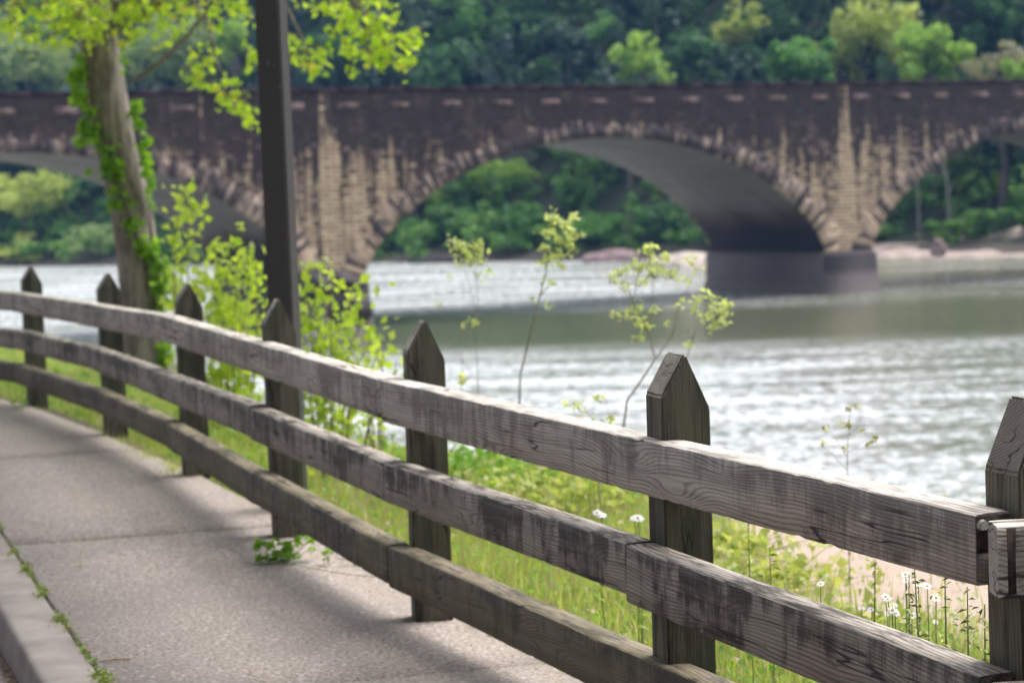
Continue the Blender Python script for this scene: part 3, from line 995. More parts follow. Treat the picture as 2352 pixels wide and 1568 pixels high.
M['rock_dark'] = simple('dark_wet_rock', (0.03, 0.023, 0.025), 0.6, 0.5, 1.2, 0.6, 0.15)
M['rock_pale'] = simple('pale_sandstone', (0.45, 0.39, 0.35), 0.9, 0.3, 1.2, 0.6, 0.15)
M['rock_pink'] = simple('pinkish_rock', (0.26, 0.19, 0.19), 0.9, 0.4, 1.2, 0.6, 0.15)
p = at_z(775, 690, WZ); boulder('boulder', at_y(775, 655, 79.5), (.85, .9, .55), M['rock_dark'], 'dark boulder at the foot of the left pier, behind the shrub shoots', 1)
boulder('boulder', at_y(735, 665, 78.5), (.6, .7, .6), M['rock_dark'], 'dark boulder beside the lamp post at the left pier foot', 2)
boulder('boulder', at_y(800, 720, 77.5), (.7, .8, .7), M['rock_dark'], 'dark boulder low in the water below the left pier', 12)
p = at_z(1565, 612, WZ); boulder('boulder', p, (2.4, 1.5, .8), M['rock_pale'], 'pale flat rock in the water left of the right pier', 3)
p = at_z(1405, 600, WZ); boulder('boulder', p, (2.0, 1.2, .7), M['rock_pink'], 'dull pinkish rock at the far waterline behind the forked sapling', 4)
p = at_z(2170, 588, WZ + .3); boulder('boulder', p + Vector((0, 2, .25)), (.45, .5, .6), M['rock_pink'], 'small dark pink rock on the beach', 5)
p = at_z(1010, 603, WZ); boulder('boulder', p, (2.2, 1.0, .45), M['rock_dark'], 'low dark rock at the far waterline near the left side of the central arch', 6)


# ------------------------------------------------------------------ leaning tree
TY = 21.6
M['bark'] = None
m, nt, b, out = NM('furrowed_bark')
g = G(nt)
O = g.obj()
n1 = g.noise(g.vmul(O, (16, 16, 3.0)), 1.0, 5, 0.65)
n2 = g.noise(g.vmul(O, (2.5, 2.5, 1.2)), 1.0, 3)
c = g.mix(g.ss(n1, 0.32, 0.68), (0.11, 0.088, 0.076), (0.34, 0.29, 0.26))
c = g.mix(g.ss(n2, 0.45, 0.7, 0, 0.35), c, (0.28, 0.25, 0.225))
g.put(b.inputs['Base Color'], c)
b.inputs['Roughness'].default_value = 0.95
g.put(b.inputs['Normal'], g.bump(n1, 1.0, 0.03))
M['bark'] = m
M['spring'] = leafmat('spring_maple_leaves', (0.24, 0.42, 0.03), (0.44, 0.58, 0.06), 0.55, c3=(0.46, 0.44, 0.08))
M['shrubleaf'] = leafmat('shrub_leaves', (0.27, 0.42, 0.05), (0.50, 0.60, 0.09), 0.5, c3=(0.34, 0.40, 0.20))
M['ivy'] = leafmat('vine_leaves', (0.10, 0.24, 0.02), (0.24, 0.42, 0.03), 0.5)
M['sapleaf'] = leafmat('sapling_leaves', (0.42, 0.50, 0.20), (0.60, 0.66, 0.34), 0.5)
M['petaly'] = simple('yellow_petals', (0.60, 0.55, 0.08), 0.7, 0.15, 60)
M['saptwig'] = simple('green_brown_stem', (0.24, 0.22, 0.15), 0.8, 0.3, 30)
M['twig'] = simple('brown_twig', (0.17, 0.13, 0.10), 0.8, 0.3, 30)

base = at_y(335, 862, TY); base.z = float(land(np.array(base.x), np.array(base.y))) - .02
tree = empty('leaning_tree', base)
tag(tree, 'vine-clad tree with a grey leaning trunk and bright spring leaves behind the fence', 'tree')
trk = [(340, 900, .30), (337, 845, .245), (334, 790, .205), (330, 700, .19), (318, 600, .185), (300, 470, .178), (266, 340, .172), (245, 220, .17), (229, 120, .172), (220, 60, .17), (212, 10, .15), (205, -110, .12), (190, -300, .09), (210, -520, .05)]
mb = MB()
mb.tube([at_y(x, y, TY) - base for x, y, r in trk], [r * 1.1 for x, y, r in trk], 20, 0.05)
# root flare
for k in range(6):
    a = k * 1.05 + .3
    mb.tube([(0, 0, .25), (math.cos(a) * .27, math.sin(a) * .27, .04), (math.cos(a) * .5, math.sin(a) * .5, -.08)], [.16, .09, .04], 8)
mb.build('trunk', M['bark'], tree, smooth=True)
# second limb and long boughs
limbs = [
    [(252, 66, 21.6, .085), (278, 45, 21.5, .085), (300, 10, 21.2, .085), (330, -90, 21, .07), (360, -260, 20.6, .04)],
    [(300, 190, 21.5, .022), (365, 145, 21.2, .02), (430, 85, 20.8, .018), (480, 20, 20.4, .014), (560, -60, 20, .01)],
    [(285, 60, 21.4, .06), (420, -40, 20.6, .05), (600, -70, 19.6, .035), (760, -30, 19, .022), (880, 60, 18.7, .012), (950, 110, 18.6, .006)],
    [(600, -70, 19.6, .02), (660, 20, 19.4, .014), (700, 100, 19.3, .01), (720, 160, 19.2, .005)],
    [(420, -40, 20.6, .02), (480, 60, 20.2, .014), (500, 150, 20, .01), (540, 220, 19.9, .006), (570, 270, 19.8, .004)],
    [(232, 30, 21.6, .05), (120, 0, 21.2, .035), (20, -30, 20.9, .02), (-90, 0, 20.7, .01)],
    [(240, 60, 21.6, .03), (180, 40, 21, .02), (120, 50, 20.6, .012), (60, 60, 20.4, .006)],
    [(760, -30, 19, .02), (830, 10, 18.8, .012), (840, 90, 18.7, .008), (850, 150, 18.7, .004)],
    [(330, -90, 21, .04), (500, -220, 20, .03), (760, -240, 19, .012)],
    [(205, -110, 21.6, .06), (40, -240, 21, .04), (-150, -260, 20.5, .02)],
]
mb = MB()
for l in limbs:
    mb.tube([at_y(x, y, Y) - base for x, y, Y, r in l], [r for *_, r in l], 8, 0.04)
mb.build('limbs', M['bark'], tree, smooth=True)
# leaf clumps: (x, y, rx, ry, depth, count)
CL = [
    (40, 30, 70, 40, 20.8, 70), (110, 20, 60, 40, 20.8, 80), (180, 45, 60, 45, 20.8, 95), (130, 95, 45, 25, 20.7, 26), (60, 90, 40, 25, 20.6, 18),
    (260, 30, 70, 40, 20.9, 110), (330, 20, 50, 35, 21.0, 70), (210, 90, 45, 28, 20.8, 36), (400, 12, 50, 25, 20.6, 40), (30, 60, 45, 30, 20.5, 22),
    (290, 75, 40, 26, 20.8, 26), (345, 70, 34, 22, 20.8, 12), (150, 65, 40, 30, 20.8, 26),
    (390, 60, 40, 22, 20.6, 16), (440, 30, 46, 30, 20.4, 30), (500, 20, 44, 26, 20.2, 26), (380, 105, 26, 14, 20.6, 6), (460, 110, 24, 12, 20.2, 7),
    (545, 15, 30, 18, 20, 14), (565, 40, 24, 40, 19.9, 14), (470, 150, 30, 40, 20.1, 24), (440, 185, 26, 22, 20.1, 14), (475, 200, 34, 16, 20, 20), (455, 165, 20, 26, 20, 10),
    (530, 195, 24, 16, 19.9, 9), (530, 235, 30, 24, 19.9, 24), (560, 250, 26, 30, 19.8, 24), (570, 285, 18, 16, 19.8, 12), (575, 130, 18, 34, 19.9, 14), (500, 65, 26, 18, 20, 8),
    (690, 10, 30, 16, 19.5, 6), (670, 95, 22, 30, 19.4, 14), (695, 135, 40, 30, 19.3, 30), (735, 125, 30, 24, 19.2, 20), (720, 165, 26, 18, 19.2, 14),
    (770, 20, 50, 26, 19.1, 30), (820, 40, 44, 30, 19, 36), (780, 70, 30, 26, 19, 18), (800, 110, 40, 24, 18.9, 22), (850, 85, 40, 34, 18.8, 34), (880, 60, 40, 30, 18.8, 28),
    (850, 135, 40, 22, 18.7, 26), (890, 120, 44, 26, 18.7, 34), (930, 100, 34, 26, 18.6, 26), (955, 85, 22, 24, 18.6, 14), (905, 155, 34, 18, 18.7, 18), (810, 160, 24, 18, 18.8, 9),
    (935, 140, 26, 18, 18.6, 12), (880, 15, 30, 20, 18.9, 9), (735, 20, 26, 18, 19.1, 8), (845, 10, 36, 16, 19, 12), (915, 30, 14, 12, 18.8, 3),
]
mb = MB(); mtw = MB()
for x, y, rx, ry, Y, n in CL:
    n = int(n * 1.0)
    q = rng.normal(size=(n, 2)) * 0.52
    dz = rng.normal(size=n) * .22
    P = np.array([at_y(x + rx * a, y + ry * b_, Y + c_) - base for (a, b_), c_ in zip(q, dz)])
    mb.leaves(P, 0.078, up=0.35, asp=0.85)
    c0 = at_y(x, y, Y) - base
    for k in range(0, n, 5):
        e = Vector(P[k]); s = c0 + Vector((random.uniform(-.05, .05), 0, random.uniform(.02, .12)))
        mtw.tube([s, (s + e) / 2 + Vector((0, 0, .02)), e], [.006, .004, .002], 4)
# the rest of the crown above the picture
for k in range(850):
    c0 = Vector((random.gauss(1.4, 2.4), random.gauss(-3.6, 2.8), random.uniform(4.3, 9.5)))
    P = np.array(c0) + rng.normal(size=(22, 3)) * 0.28
    mb.leaves(P, 0.10, up=0.3, asp=0.85)
mb.build('crown', M['spring'], tree)
mtw.build('twigs', M['twig'], tree)

# climbing vine on the trunk
vine = empty('climbing_vine', base + Vector((.1, -.15, 0)))
tag(vine, 'green climbing vine wound up the grey leaning trunk', 'vine')
VC = [(190, 150, 16, 30, 20), (175, 190, 18, 26, 20), (170, 170, 14, 20, 9), (180, 220, 22, 24, 20), (200, 250, 18, 26, 17), (197, 290, 22, 20, 17), (210, 310, 26, 22, 20), (190, 325, 18, 18, 12), (240, 345, 22, 20, 24),
      (255, 375, 22, 22, 24), (240, 395, 18, 18, 12), (272, 400, 16, 20, 16), (258, 430, 16, 18, 10), (285, 450, 12, 16, 7), (268, 470, 18, 16, 16), (300, 470, 10, 16, 5), (290, 515, 16, 12, 10), (310, 515, 14, 26, 14), (320, 555, 18, 14, 12),
      (330, 580, 18, 12, 12), (352, 560, 14, 16, 12), (358, 600, 16, 30, 22), (368, 650, 18, 30, 32), (372, 700, 18, 26, 26), (360, 625, 14, 30, 16), (366, 735, 16, 20, 10), (380, 610, 20, 14, 12), (390, 660, 22, 24, 18), (375, 810, 18, 22, 26), (385, 830, 18, 14, 14),
      (316, 240, 12, 16, 9), (310, 260, 10, 22, 11), (320, 295, 12, 18, 12), (325, 330, 12, 22, 14), (330, 365, 12, 22, 14), (337, 400, 12, 18, 11), (343, 430, 10, 18, 10), (352, 470, 8, 10, 4), (290, 55, 16, 20, 12), (300, 90, 12, 20, 8), (283, 130, 8, 30, 8), (205, 395, 6, 8, 3), (340, 460, 6, 18, 4)]
mb = MB()
vb = vine.location
for x, y, rx, ry, n in VC:
    n = int(n * 1.25)
    q = rng.normal(size=(n, 2)) * 0.55
    P = np.array([at_y(x + rx * a, y + ry * b_, TY - .2 + random.uniform(-.08, .06)) - vb for a, b_ in q])
    mb.leaves(P, 0.085, up=0.2, asp=0.9)
mb.build('leaves', M['ivy'], vine)
mb = MB()
mb.tube([at_y(x, y, TY - .19) - vb for x, y in ((375, 850), (372, 700), (352, 590), (318, 540), (285, 470), (255, 380), (225, 310), (212, 250), (205, 150), (222, 60))], .014, 6)
mb.tube([at_y(x, y, TY - .1) - vb for x, y in ((372, 700), (352, 560), (338, 420), (320, 300), (312, 220))], .01, 6)
mb.build('stem', M['twig'], vine)


# ------------------------------------------------------------------ shrubs behind the fence
def shoot_plant(name, basepx, Y, shoots, label, cat, leaf, size, dens=1.0, rad=.05, mat='shrubleaf', stem=.007, gz=None):
    """upright shoots, each a list of (x, y) sight points at depth Y, clothed with leaves"""
    b0 = at_y(basepx[0], basepx[1], Y)
    b0.z = float(land(np.array(b0.x), np.array(b0.y))) if gz is None else gz
    t = empty(name, b0)
    ms, ml = MB(), MB()
    for sh in shoots:
        pts_, lo, yo = sh
        pts = [at_y(x, y, Y + yo) - b0 for x, y in pts_]
        start = Vector((pts[0].x * .55, pts[0].y * .5, -.03))
        allp = [start] + pts
        rr = [stem * (1.15 - .8 * i / (len(allp) - 1)) for i in range(len(allp))]
        ms.tube(allp, rr, 5)
        # leaves along the length
        segs = list(zip(allp[:-1], allp[1:]))
        tot = sum((q - p_).length for p_, q in segs)
        n = int(tot * lo * dens)
        P = []
        for _ in range(n):
            s = random.random() ** .8 * tot
            for p_, q in segs:
                l = (q - p_).length
                if s <= l: break
                s -= l
            c_ = p_.lerp(q, min(1, s / max(l, 1e-4)))
            P.append(c_ + Vector((random.gauss(0, rad), random.gauss(0, rad), random.gauss(0, rad * .7))))
        if P: ml.leaves(np.array([tuple(v) for v in P]), size, up=.3, asp=.75)
    ms.build('stem', M['twig'], t)
    ml.build(leaf, M[mat], t)
    return tag(t, label, cat)


shoot_plant('shrub', (425, 870), 17.5, [
    ([(428, 760), (432, 640), (428, 520), (424, 410)], 150, 0), ([(420, 700), (415, 600), (440, 480), (446, 470)], 130, .2),
    ([(400, 640), (405, 560), (410, 480)], 110, -.2), ([(445, 760), (452, 660), (450, 600)], 130, .1)],
    'tall narrow bright green shrub shooting up just right of the leaning trunk', 'shrub', 'foliage', .080, .40, .068)
shoot_plant('shrub', (520, 880), 16.0, [
    ([(515, 760), (522, 640), (530, 520)], 170, 0), ([(500, 740), (495, 640), (512, 570)], 150, .2), ([(535, 760), (545, 660), (540, 560)], 150, -.2),
    ([(480, 760), (470, 680), (474, 620)], 140, .1), ([(555, 760), (560, 660), (570, 565)], 150, .2), ([(590, 780), (590, 680), (594, 580)], 140, -.1),
    ([(460, 780), (450, 720), (455, 660)], 140, 0), ([(580, 800), (575, 730), (570, 680)], 170, .2), ([(520, 800), (510, 740), (505, 700)], 170, -.2)],
    'wide bright yellow-green shrub filling the space left of the lamp post', 'shrub', 'foliage', .076, .42, .068)
shoot_plant('shrub', (745, 900), 15.0, [
    ([(735, 780), (725, 690), (722, 602)], 150, 0), ([(715, 760), (705, 700), (700, 640)], 130, .15), ([(760, 790), (760, 720), (745, 690)], 150, -.1),
    ([(700, 800), (690, 740), (695, 700)], 120, .1), ([(785, 800), (800, 720), (812, 650)], 130, .1), ([(800, 810), (830, 740), (838, 665)], 110, -.1),
    ([(770, 830), (790, 780), (800, 740)], 140, .2), ([(820, 840), (850, 790), (860, 740)], 100, 0), ([(720, 840), (720, 800), (715, 760)], 130, -.2)],
    'leafy yellow-green shrub right of the lamp post in front of the left pier', 'shrub', 'foliage', .076, .42, .068)
shoot_plant('shrub', (860, 930), 14.2, [
    ([(850, 860), (870, 800), (895, 775)], 70, 0), ([(840, 880), (820, 830), (800, 800)], 90, .1), ([(870, 900), (880, 850), (860, 810)], 70, -.1), ([(880, 920), (905, 880), (910, 830)], 50, .1)],
    'low open shrub with round lime leaves left of the post nearest the pier', 'shrub', 'foliage', .06, .9, .09)
shoot_plant('shrub', (770, 985), 12.6, [
    ([(760, 930), (740, 900), (730, 880)], 70, 0), ([(800, 940), (820, 915), (850, 900)], 70, .1), ([(850, 960), (880, 940), (900, 925)], 60, -.1), ([(720, 960), (715, 930), (710, 900)], 80, 0)],
    'thin low green sprigs hanging over the water seen between top and middle rail', 'shrub', 'foliage', .04, .9, .09)
# saplings on the bank edge
def sapling(Y, stems, clusters, label, size=.04, mat='sapleaf', name='sapling', cat='sapling', r0=.006):
    r0 = r0 * .62
    b0 = at_y(*stems[0][0], Y)
    b0.z = float(land(np.array(b0.x), np.array(b0.y)))
    t = empty(name, b0)
    ms, ml = MB(), MB()
    for i, st in enumerate(stems):
        pts = [at_y(x, y, Y + .04 * i) - b0 for x, y in st]
        if i == 0: pts[0] = Vector((0, 0, -.04))
        k = r0 if i == 0 else r0 * .6
        ms.tube(pts, [k * (1 - .7 * j / (len(pts) - 1)) for j in range(len(pts))], 6)
    for x, y, rx, ry, n in clusters:
        q = rng.normal(size=(n, 2)) * .55
        P = np.array([at_y(x + rx * a, y + ry * b_, Y + random.gauss(0, .05)) - b0 for a, b_ in q])
        ml.leaves(P, size, up=.4, asp=.5)
        c0 = at_y(x, y + ry * .7, Y) - b0
        for k in range(0, n, 4): ms.tube([c0, Vector(P[k])], [.003, .0015], 4)
    ms.build('stem', M['saptwig'], t)
    ml.build('leaves', M[mat], t)
    return tag(t, label, cat)


sapling(13.8, [[(1103, 960), (1098, 880), (1093, 760), (1098, 680), (1088, 560)], [(1093, 760), (1088, 690), (1068, 620), (1060, 570)], [(1098, 880), (1040, 800), (1075, 740), (1100, 730)], [(1060, 900), (1062, 800), (1064, 640)]],
        [(1050, 560, 22, 16, 30), (1075, 575, 22, 18, 34), (1100, 565, 18, 20, 34), (1085, 598, 20, 14, 24), (1105, 600, 14, 14, 14), (1060, 600, 16, 12, 12), (1120, 620, 12, 14, 8), (1095, 635, 12, 14, 7), (1065, 750, 12, 12, 6), (1095, 740, 14, 8, 6), (1062, 868, 7, 12, 8), (1035, 640, 10, 10, 4), (1010, 700, 12, 10, 3)],
        'thin sapling with two leafy heads, leftmost of the saplings over the water')
sapling(12.6, [[(1178, 940), (1195, 860), (1215, 780), (1235, 700), (1250, 640), (1262, 590), (1280, 500)], [(1240, 680), (1262, 655), (1268, 645)], [(1262, 590), (1300, 555), (1315, 500)]],
        [(1268, 500, 14, 14, 26), (1318, 498, 12, 12, 16), (1298, 520, 20, 12, 26), (1318, 535, 14, 14, 20), (1262, 535, 18, 10, 20), (1290, 550, 24, 12, 28), (1310, 570, 14, 12, 16), (1250, 570, 14, 10, 14), (1280, 585, 24, 12, 26), (1255, 600, 18, 10, 18), (1290, 612, 12, 8, 8), (1268, 650, 12, 8, 7), (1245, 645, 8, 8, 3), (1262, 705, 10, 10, 6), (1225, 690, 8, 6, 2)],
        'tallest sapling, single slanting stem with a dense leafy tip in front of the central arch', r0=.011)
sapling(11.6, [[(1405, 985), (1440, 920), (1475, 870), (1505, 825), (1490, 760), (1455, 700), (1462, 640), (1490, 580)], [(1505, 825), (1545, 770), (1560, 700), (1600, 620)], [(1455, 700), (1440, 650), (1440, 610)], [(1490, 760), (1500, 690), (1500, 600)]],
        [(1492, 575, 16, 24, 30), (1525, 590, 24, 12, 20), (1460, 610, 22, 14, 22), (1500, 625, 30, 20, 34), (1545, 630, 28, 14, 18), (1425, 625, 18, 14, 14), (1400, 640, 16, 16, 10), (1590, 600, 22, 14, 12), (1430, 660, 18, 14, 10), (1470, 650, 18, 12, 10), (1570, 640, 18, 10, 8),
         (1420, 720, 18, 12, 10), (1455, 720, 22, 22, 26), (1478, 745, 20, 20, 18), (1500, 710, 14, 10, 6), (1475, 780, 18, 12, 8), (1560, 700, 16, 10, 7), (1535, 745, 8, 8, 3)],
        'forked sapling with spread leafy twigs between the two nearest pointed posts', r0=.010)
sapling(12.2, [[(1520, 1000), (1560, 880), (1590, 780), (1620, 720), (1650, 700)], [(1590, 780), (1560, 700)]],
        [(1620, 690, 26, 20, 26), (1650, 715, 26, 18, 30), (1670, 700, 14, 18, 16), (1600, 715, 16, 14, 12), (1645, 740, 22, 12, 16), (1665, 740, 12, 12, 8), (1585, 790, 14, 10, 8), (1570, 690, 14, 10, 6), (1630, 760, 10, 10, 5)],
        'small sapling with a drooping leafy top just above the sharp-pointed post', r0=.007)
sapling(10.4, [[(1060, 1010), (1062, 960), (1061, 890)]], [(1062, 872, 6, 10, 9)], 'tiny sprig with one lime leaf tuft right of the mossy pointed post', r0=.004, size=.035)
sapling(8.9, [[(1390, 1040), (1360, 960), (1330, 920)], [(1390, 1040), (1400, 950), (1385, 900)]],
        [(1330, 930, 20, 16, 12), (1380, 915, 14, 14, 8), (1350, 965, 20, 16, 9), (1400, 965, 14, 16, 10), (1300, 925, 12, 8, 4)],
        'faint low sprig over the water between the tall sapling and the forked sapling', r0=.004, size=.03)
sapling(8.6, [[(1946, 1130), (1946, 1060), (1948, 1000), (1952, 945)], [(1946, 1050), (1915, 1000), (1900, 985)], [(1946, 1040), (1990, 1010), (2010, 1005)], [(1946, 1080), (1900, 1030), (1885, 1025)], [(1948, 1000), (1975, 975)]],
        [(1952, 940, 10, 6, 8), (1965, 935, 8, 6, 4), (1928, 970, 10, 8, 6), (1895, 985, 10, 10, 6), (1890, 1020, 12, 8, 7), (2012, 1008, 12, 9, 9), (1975, 985, 10, 8, 5), (1990, 1020, 8, 6, 3), (1950, 975, 6, 14, 6), (1940, 1030, 6, 10, 4)],
        'thin weed with sparse yellow flowers over the water right of the sharp-pointed post', name='yellow_flowered_weed', cat='plant', r0=.0035, size=.022, mat='petaly')

# ------------------------------------------------------------------ lamp post
M['paint'] = None
m, nt, b, out = NM('dark_bronze_paint')
g = G(nt)
O = g.obj()
n1 = g.noise(g.vmul(O, (6, 6, 1.2)), 1.0, 4)
vor = g.n('ShaderNodeTexVoronoi'); g.put(vor.inputs['Vector'], g.vmul(O, (12, 12, 8))); vor.inputs['Scale'].default_value = 1.0
spk = g.ss(vor.outputs['Distance'], 0.06, 0.12, 1, 0)
c = g.mix(n1, (0.036, 0.034, 0.033), (0.058, 0.052, 0.050))
c = g.mix(g.math('MULTIPLY', spk, 0.3), c, (0.25, 0.26, 0.27))
g.put(b.inputs['Base Color'], c)
b.inputs['Roughness'].default_value = 0.45
M['paint'] = m
lp0 = at_y(650, 700, 11.3)
lx, ly = lp0.x, 11.3
lamp = empty('lamp_post', (lx + .005, ly, -0.08), math.radians(-14))
tag(lamp, 'square dark bronze metal lamp post rising behind the fence', 'lamp post')


def bevel_box(name, x0, x1, y0, y1, z0, z1, r, mat, parent, seg=3):
    bm = bmesh.new()
    bmesh.ops.create_cube(bm, size=1)
    for v in bm.verts:
        v.co = Vector(((x0 + x1) / 2 + v.co.x * (x1 - x0), (y0 + y1) / 2 + v.co.y * (y1 - y0), (z0 + z1) / 2 + v.co.z * (z1 - z0)))
    bmesh.ops.bevel(bm, geom=bm.edges[:], offset=r, segments=seg, affect='EDGES')
    me = bpy.data.meshes.new(name); bm.to_mesh(me); bm.free()
    me.materials.append(mat)
    o = bpy.data.objects.new(name, me); C.objects.link(o); o.parent = parent
    return o


bevel_box('pole', -.0635, .0635, -.0635, .0635, 0.02, 4.6, .009, M['paint'], lamp)
bevel_box('base_plate', -.14, .14, -.14, .14, 0, .02, .005, M['paint'], lamp)
bevel_box('arm', -.04, .7, -.03, .03, 4.45, 4.53, .008, M['paint'], lamp)
hd = bevel_box('lamp_head', .55, 1.05, -.2, .2, 4.40, 4.58, .02, M['paint'], lamp)
bevel_box('lens', .6, 1.0, -.16, .16, 4.385, 4.401, .004, simple('frosted_lens', (0.7, 0.7, 0.68), 0.3, 0.05, 10), hd)

# ------------------------------------------------------------------ fence
fence = empty('rail_fence', (FENCE['E'][0], FENCE['E'][1], 0))
tag(fence, 'weathered three-rail timber fence with pointed posts along the river path', 'fence')
FB = fence.location.copy()
POSTS = {}
PHI = {}
for k, (x, y, ph) in FENCE.items(): POSTS[k] = Vector((x, y)); PHI[k] = math.radians(ph)
POSTS['Z'] = Vector((-4.85, 19.28)); PHI['Z'] = math.radians(30)
POSTS['Y'] = Vector((-6.4, 21.2)); PHI['Y'] = math.radians(36)
POSTS['H'] = Vector((3.45, 4.80)); PHI['H'] = math.radians(-90)
EAVE = dict(A=(.10, .13), B=(.10, .13), C=(.10, .14), D=(.11, .15), E=(.11, .145), F=(.11, .15), G=(.15, .17), Z=(.1, .14), Y=(.1, .14), H=(.12, .14))
HGT = dict(G=1.085)


def make_post(k):
    h = HGT.get(k, 1.10)
    el, er = EAVE[k]
    hw = .07
    bm = bmesh.new()
    # profile across the fence (x: river side +, path side -)
    prof = [(-hw, -.35), (-hw, h - el), (-.004, h), (.004, h), (hw, h - er), (hw, -.35)]
    nseg = 5
    vs = []
    for j in range(nseg + 1):
        yy = -hw + 2 * hw * j / nseg
        ring = []
        for i, (px_, pz_) in enumerate(prof):
            jx = random.uniform(-.0012, .0012); jz = random.uniform(-.003, .002) if i in (2, 3) else random.uniform(-.001, .001)
            ring.append(bm.verts.new((px_ + jx, yy, pz_ + jz)))
        vs.append(ring)
    n = len(prof)
    for j in range(nseg):
        for i in range(n):
            bm.faces.new((vs[j][i], vs[j][(i + 1) % n], vs[j + 1][(i + 1) % n], vs[j + 1][i]))
    bm.faces.new(vs[0][::-1]); bm.faces.new(vs[-1])
    bmesh.ops.recalc_face_normals(bm, faces=bm.faces[:])
    ed = [e for e in bm.edges if e.calc_face_angle(0) > .3]
    bmesh.ops.bevel(bm, geom=ed, offset=.0055, segments=2, affect='EDGES')
    for f in bm.faces: f.material_index = 1 if f.normal.z > .3 else 0
    me = bpy.data.meshes.new('post'); bm.to_mesh(me); bm.free()
    me.materials.append(M['post']); me.materials.append(M['cut'])
    o = bpy.data.objects.new('post', me); C.objects.link(o)
    o.parent = fence
    o.location = (POSTS[k].x - FB.x, POSTS[k].y - FB.y, 0)
    o.rotation_euler = (random.uniform(-.012, .012), random.uniform(-.01, .01), PHI[k] + random.uniform(-.03, .03))
    return o


for k in 'YZABCDEFGH': make_post(k)


def nrm_left(k):
    ph = PHI[k]
    return Vector((-math.cos(ph), -math.sin(ph)))


def attach(k, off=.07 + .046): return POSTS[k] + nrm_left(k) * off


def rail(p0, p1, ztop, mat, h=.143, t=.09, chip=1.0, seed=0, groove=None, tongue=False, sag=0.0, z1=None):
    """a sawn 4x6 from plan point p0 to p1; rounded, chipped and slightly wavy upper edges"""
    rs = random.Random(seed)
    L = (p1 - p0).length
    z1 = ztop if z1 is None else z1
    n = max(30, int(L / .03))
    rad = .0038
    ph = [rs.uniform(0, 6.28) for _ in range(8)]
    # profile (y across: -t/2 path side .. +t/2 river side, z), counter-clockwise seen from +x
    hz, ht = h, t / 2
    base_prof = [(-ht, -hz + rad), (-ht, -hz * .66), (-ht, -hz * .33), (-ht, -rad), (-ht + rad, 0), (-ht * .3, .0012), (ht * .3, .0012), (ht - rad, 0), (ht, -rad), (ht, -hz + rad), (ht - rad, -hz), (-ht + rad, -hz)]
    m_ = len(base_prof)
    V = []
    chipv = [max(0, rs.gauss(0, 1)) ** 2 for _ in range(n + 2)]
    for i in range(n + 1):
        x = L * i / n
        wz = .0016 * math.sin(x * 2.1 + ph[0]) + .0005 * math.sin(x * 9.3 + ph[1]) - sag * math.sin(math.pi * i / n)
        wy = .0022 * math.sin(x * 2.2 + ph[2]) + .001 * math.sin(x * 11 + ph[3])
        ch = (.0006 * chipv[i] + .0005 * (1 + math.sin(x * 7 + ph[4]))) * chip
        ins = 0
        if groove and groove[0] < x < groove[1]: ins = groove[2]
        for q, (yy, zz) in enumerate(base_prof):
            y, z = yy + wy, zz + wz
            if q == 3: z -= ch * 1.3; y += rs.uniform(0, .0008)
            if q == 4: y += ch * 1.2; z -= ch * .5
            if q in (5, 6): z += rs.uniform(-.0006, .0006)
            if q in (0, 11): z += .0006 * chipv[i] * chip
            if ins and q in (0, 1, 2, 3): y += ins
            if ins and q == 4: y += ins; z -= .002
            if ins and q == 0: z += .002
            if (i in (0, n)):                      # worn ends
                y *= .965; z = z * .985 - .0012
            V.append((x, y, z))
    F = [(i * m_ + q, i * m_ + (q + 1) % m_, (i + 1) * m_ + (q + 1) % m_, (i + 1) * m_ + q) for i in range(n) for q in range(m_)]
    mb = MB()
    mb.add(V, [f[::-1] for f in F])
    me_caps = [list(range(m_)), [n * m_ + q for q in range(m_)][::-1]]
    mb.add(V[:m_], [list(range(m_))]); mb.add(V[-m_:], [list(range(m_))[::-1]])
    o = mb.build('rail', mat, fence)
    ang = math.atan2(p1.y - p0.y, p1.x - p0.x)
    o.location = (p0.x - FB.x, p0.y - FB.y, ztop)
    # local -y must face the path side
    o.rotation_euler = (0, -math.atan2(z1 - ztop, L), ang)
    return o


GAP = .004
# heights of the three rails at each post (top, middle, bottom)
RZ = dict(Y=(.94, .66, .40), Z=(.92, .64, .38), A=(.910, .625, .370), B=(.908, .622, .352), C=(.925, .632, .328), D=(.915, .612, .308), E=(.889, .588, .280), F=(.889, .586, .255), G=(.853, .555, .235))


def run(keys, ztop, mat, seed, **kw):
    """boards butted at the posts named; drawn far end first so that local -y faces the path"""
    for i, (a, c) in enumerate(zip(keys[:-1], keys[1:])):
        pa, pc = attach(a), attach(c)
        d = (pc - pa).normalized()
        lift = random.uniform(-.003, .004)
        rail(pa + d * GAP, pc - d * GAP, RZ[a][ztop] + lift, mat, seed=seed * 10 + i, z1=RZ[c][ztop] + lift, **kw)


FAR_END = Vector((.997, 4.75))          # middle of the far rail's cut end at the corner post
eC, eE = attach('C'), attach('E')
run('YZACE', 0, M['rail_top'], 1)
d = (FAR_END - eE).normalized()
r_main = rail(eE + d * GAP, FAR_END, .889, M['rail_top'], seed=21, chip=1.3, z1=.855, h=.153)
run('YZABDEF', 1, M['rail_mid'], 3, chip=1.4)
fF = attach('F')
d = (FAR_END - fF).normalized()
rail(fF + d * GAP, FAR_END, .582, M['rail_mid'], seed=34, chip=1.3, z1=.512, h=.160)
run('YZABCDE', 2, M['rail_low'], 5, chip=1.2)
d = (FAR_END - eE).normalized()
rail(eE + d * GAP, FAR_END, .276, M['rail_low'], seed=55, chip=1.2, z1=.235, h=.150)
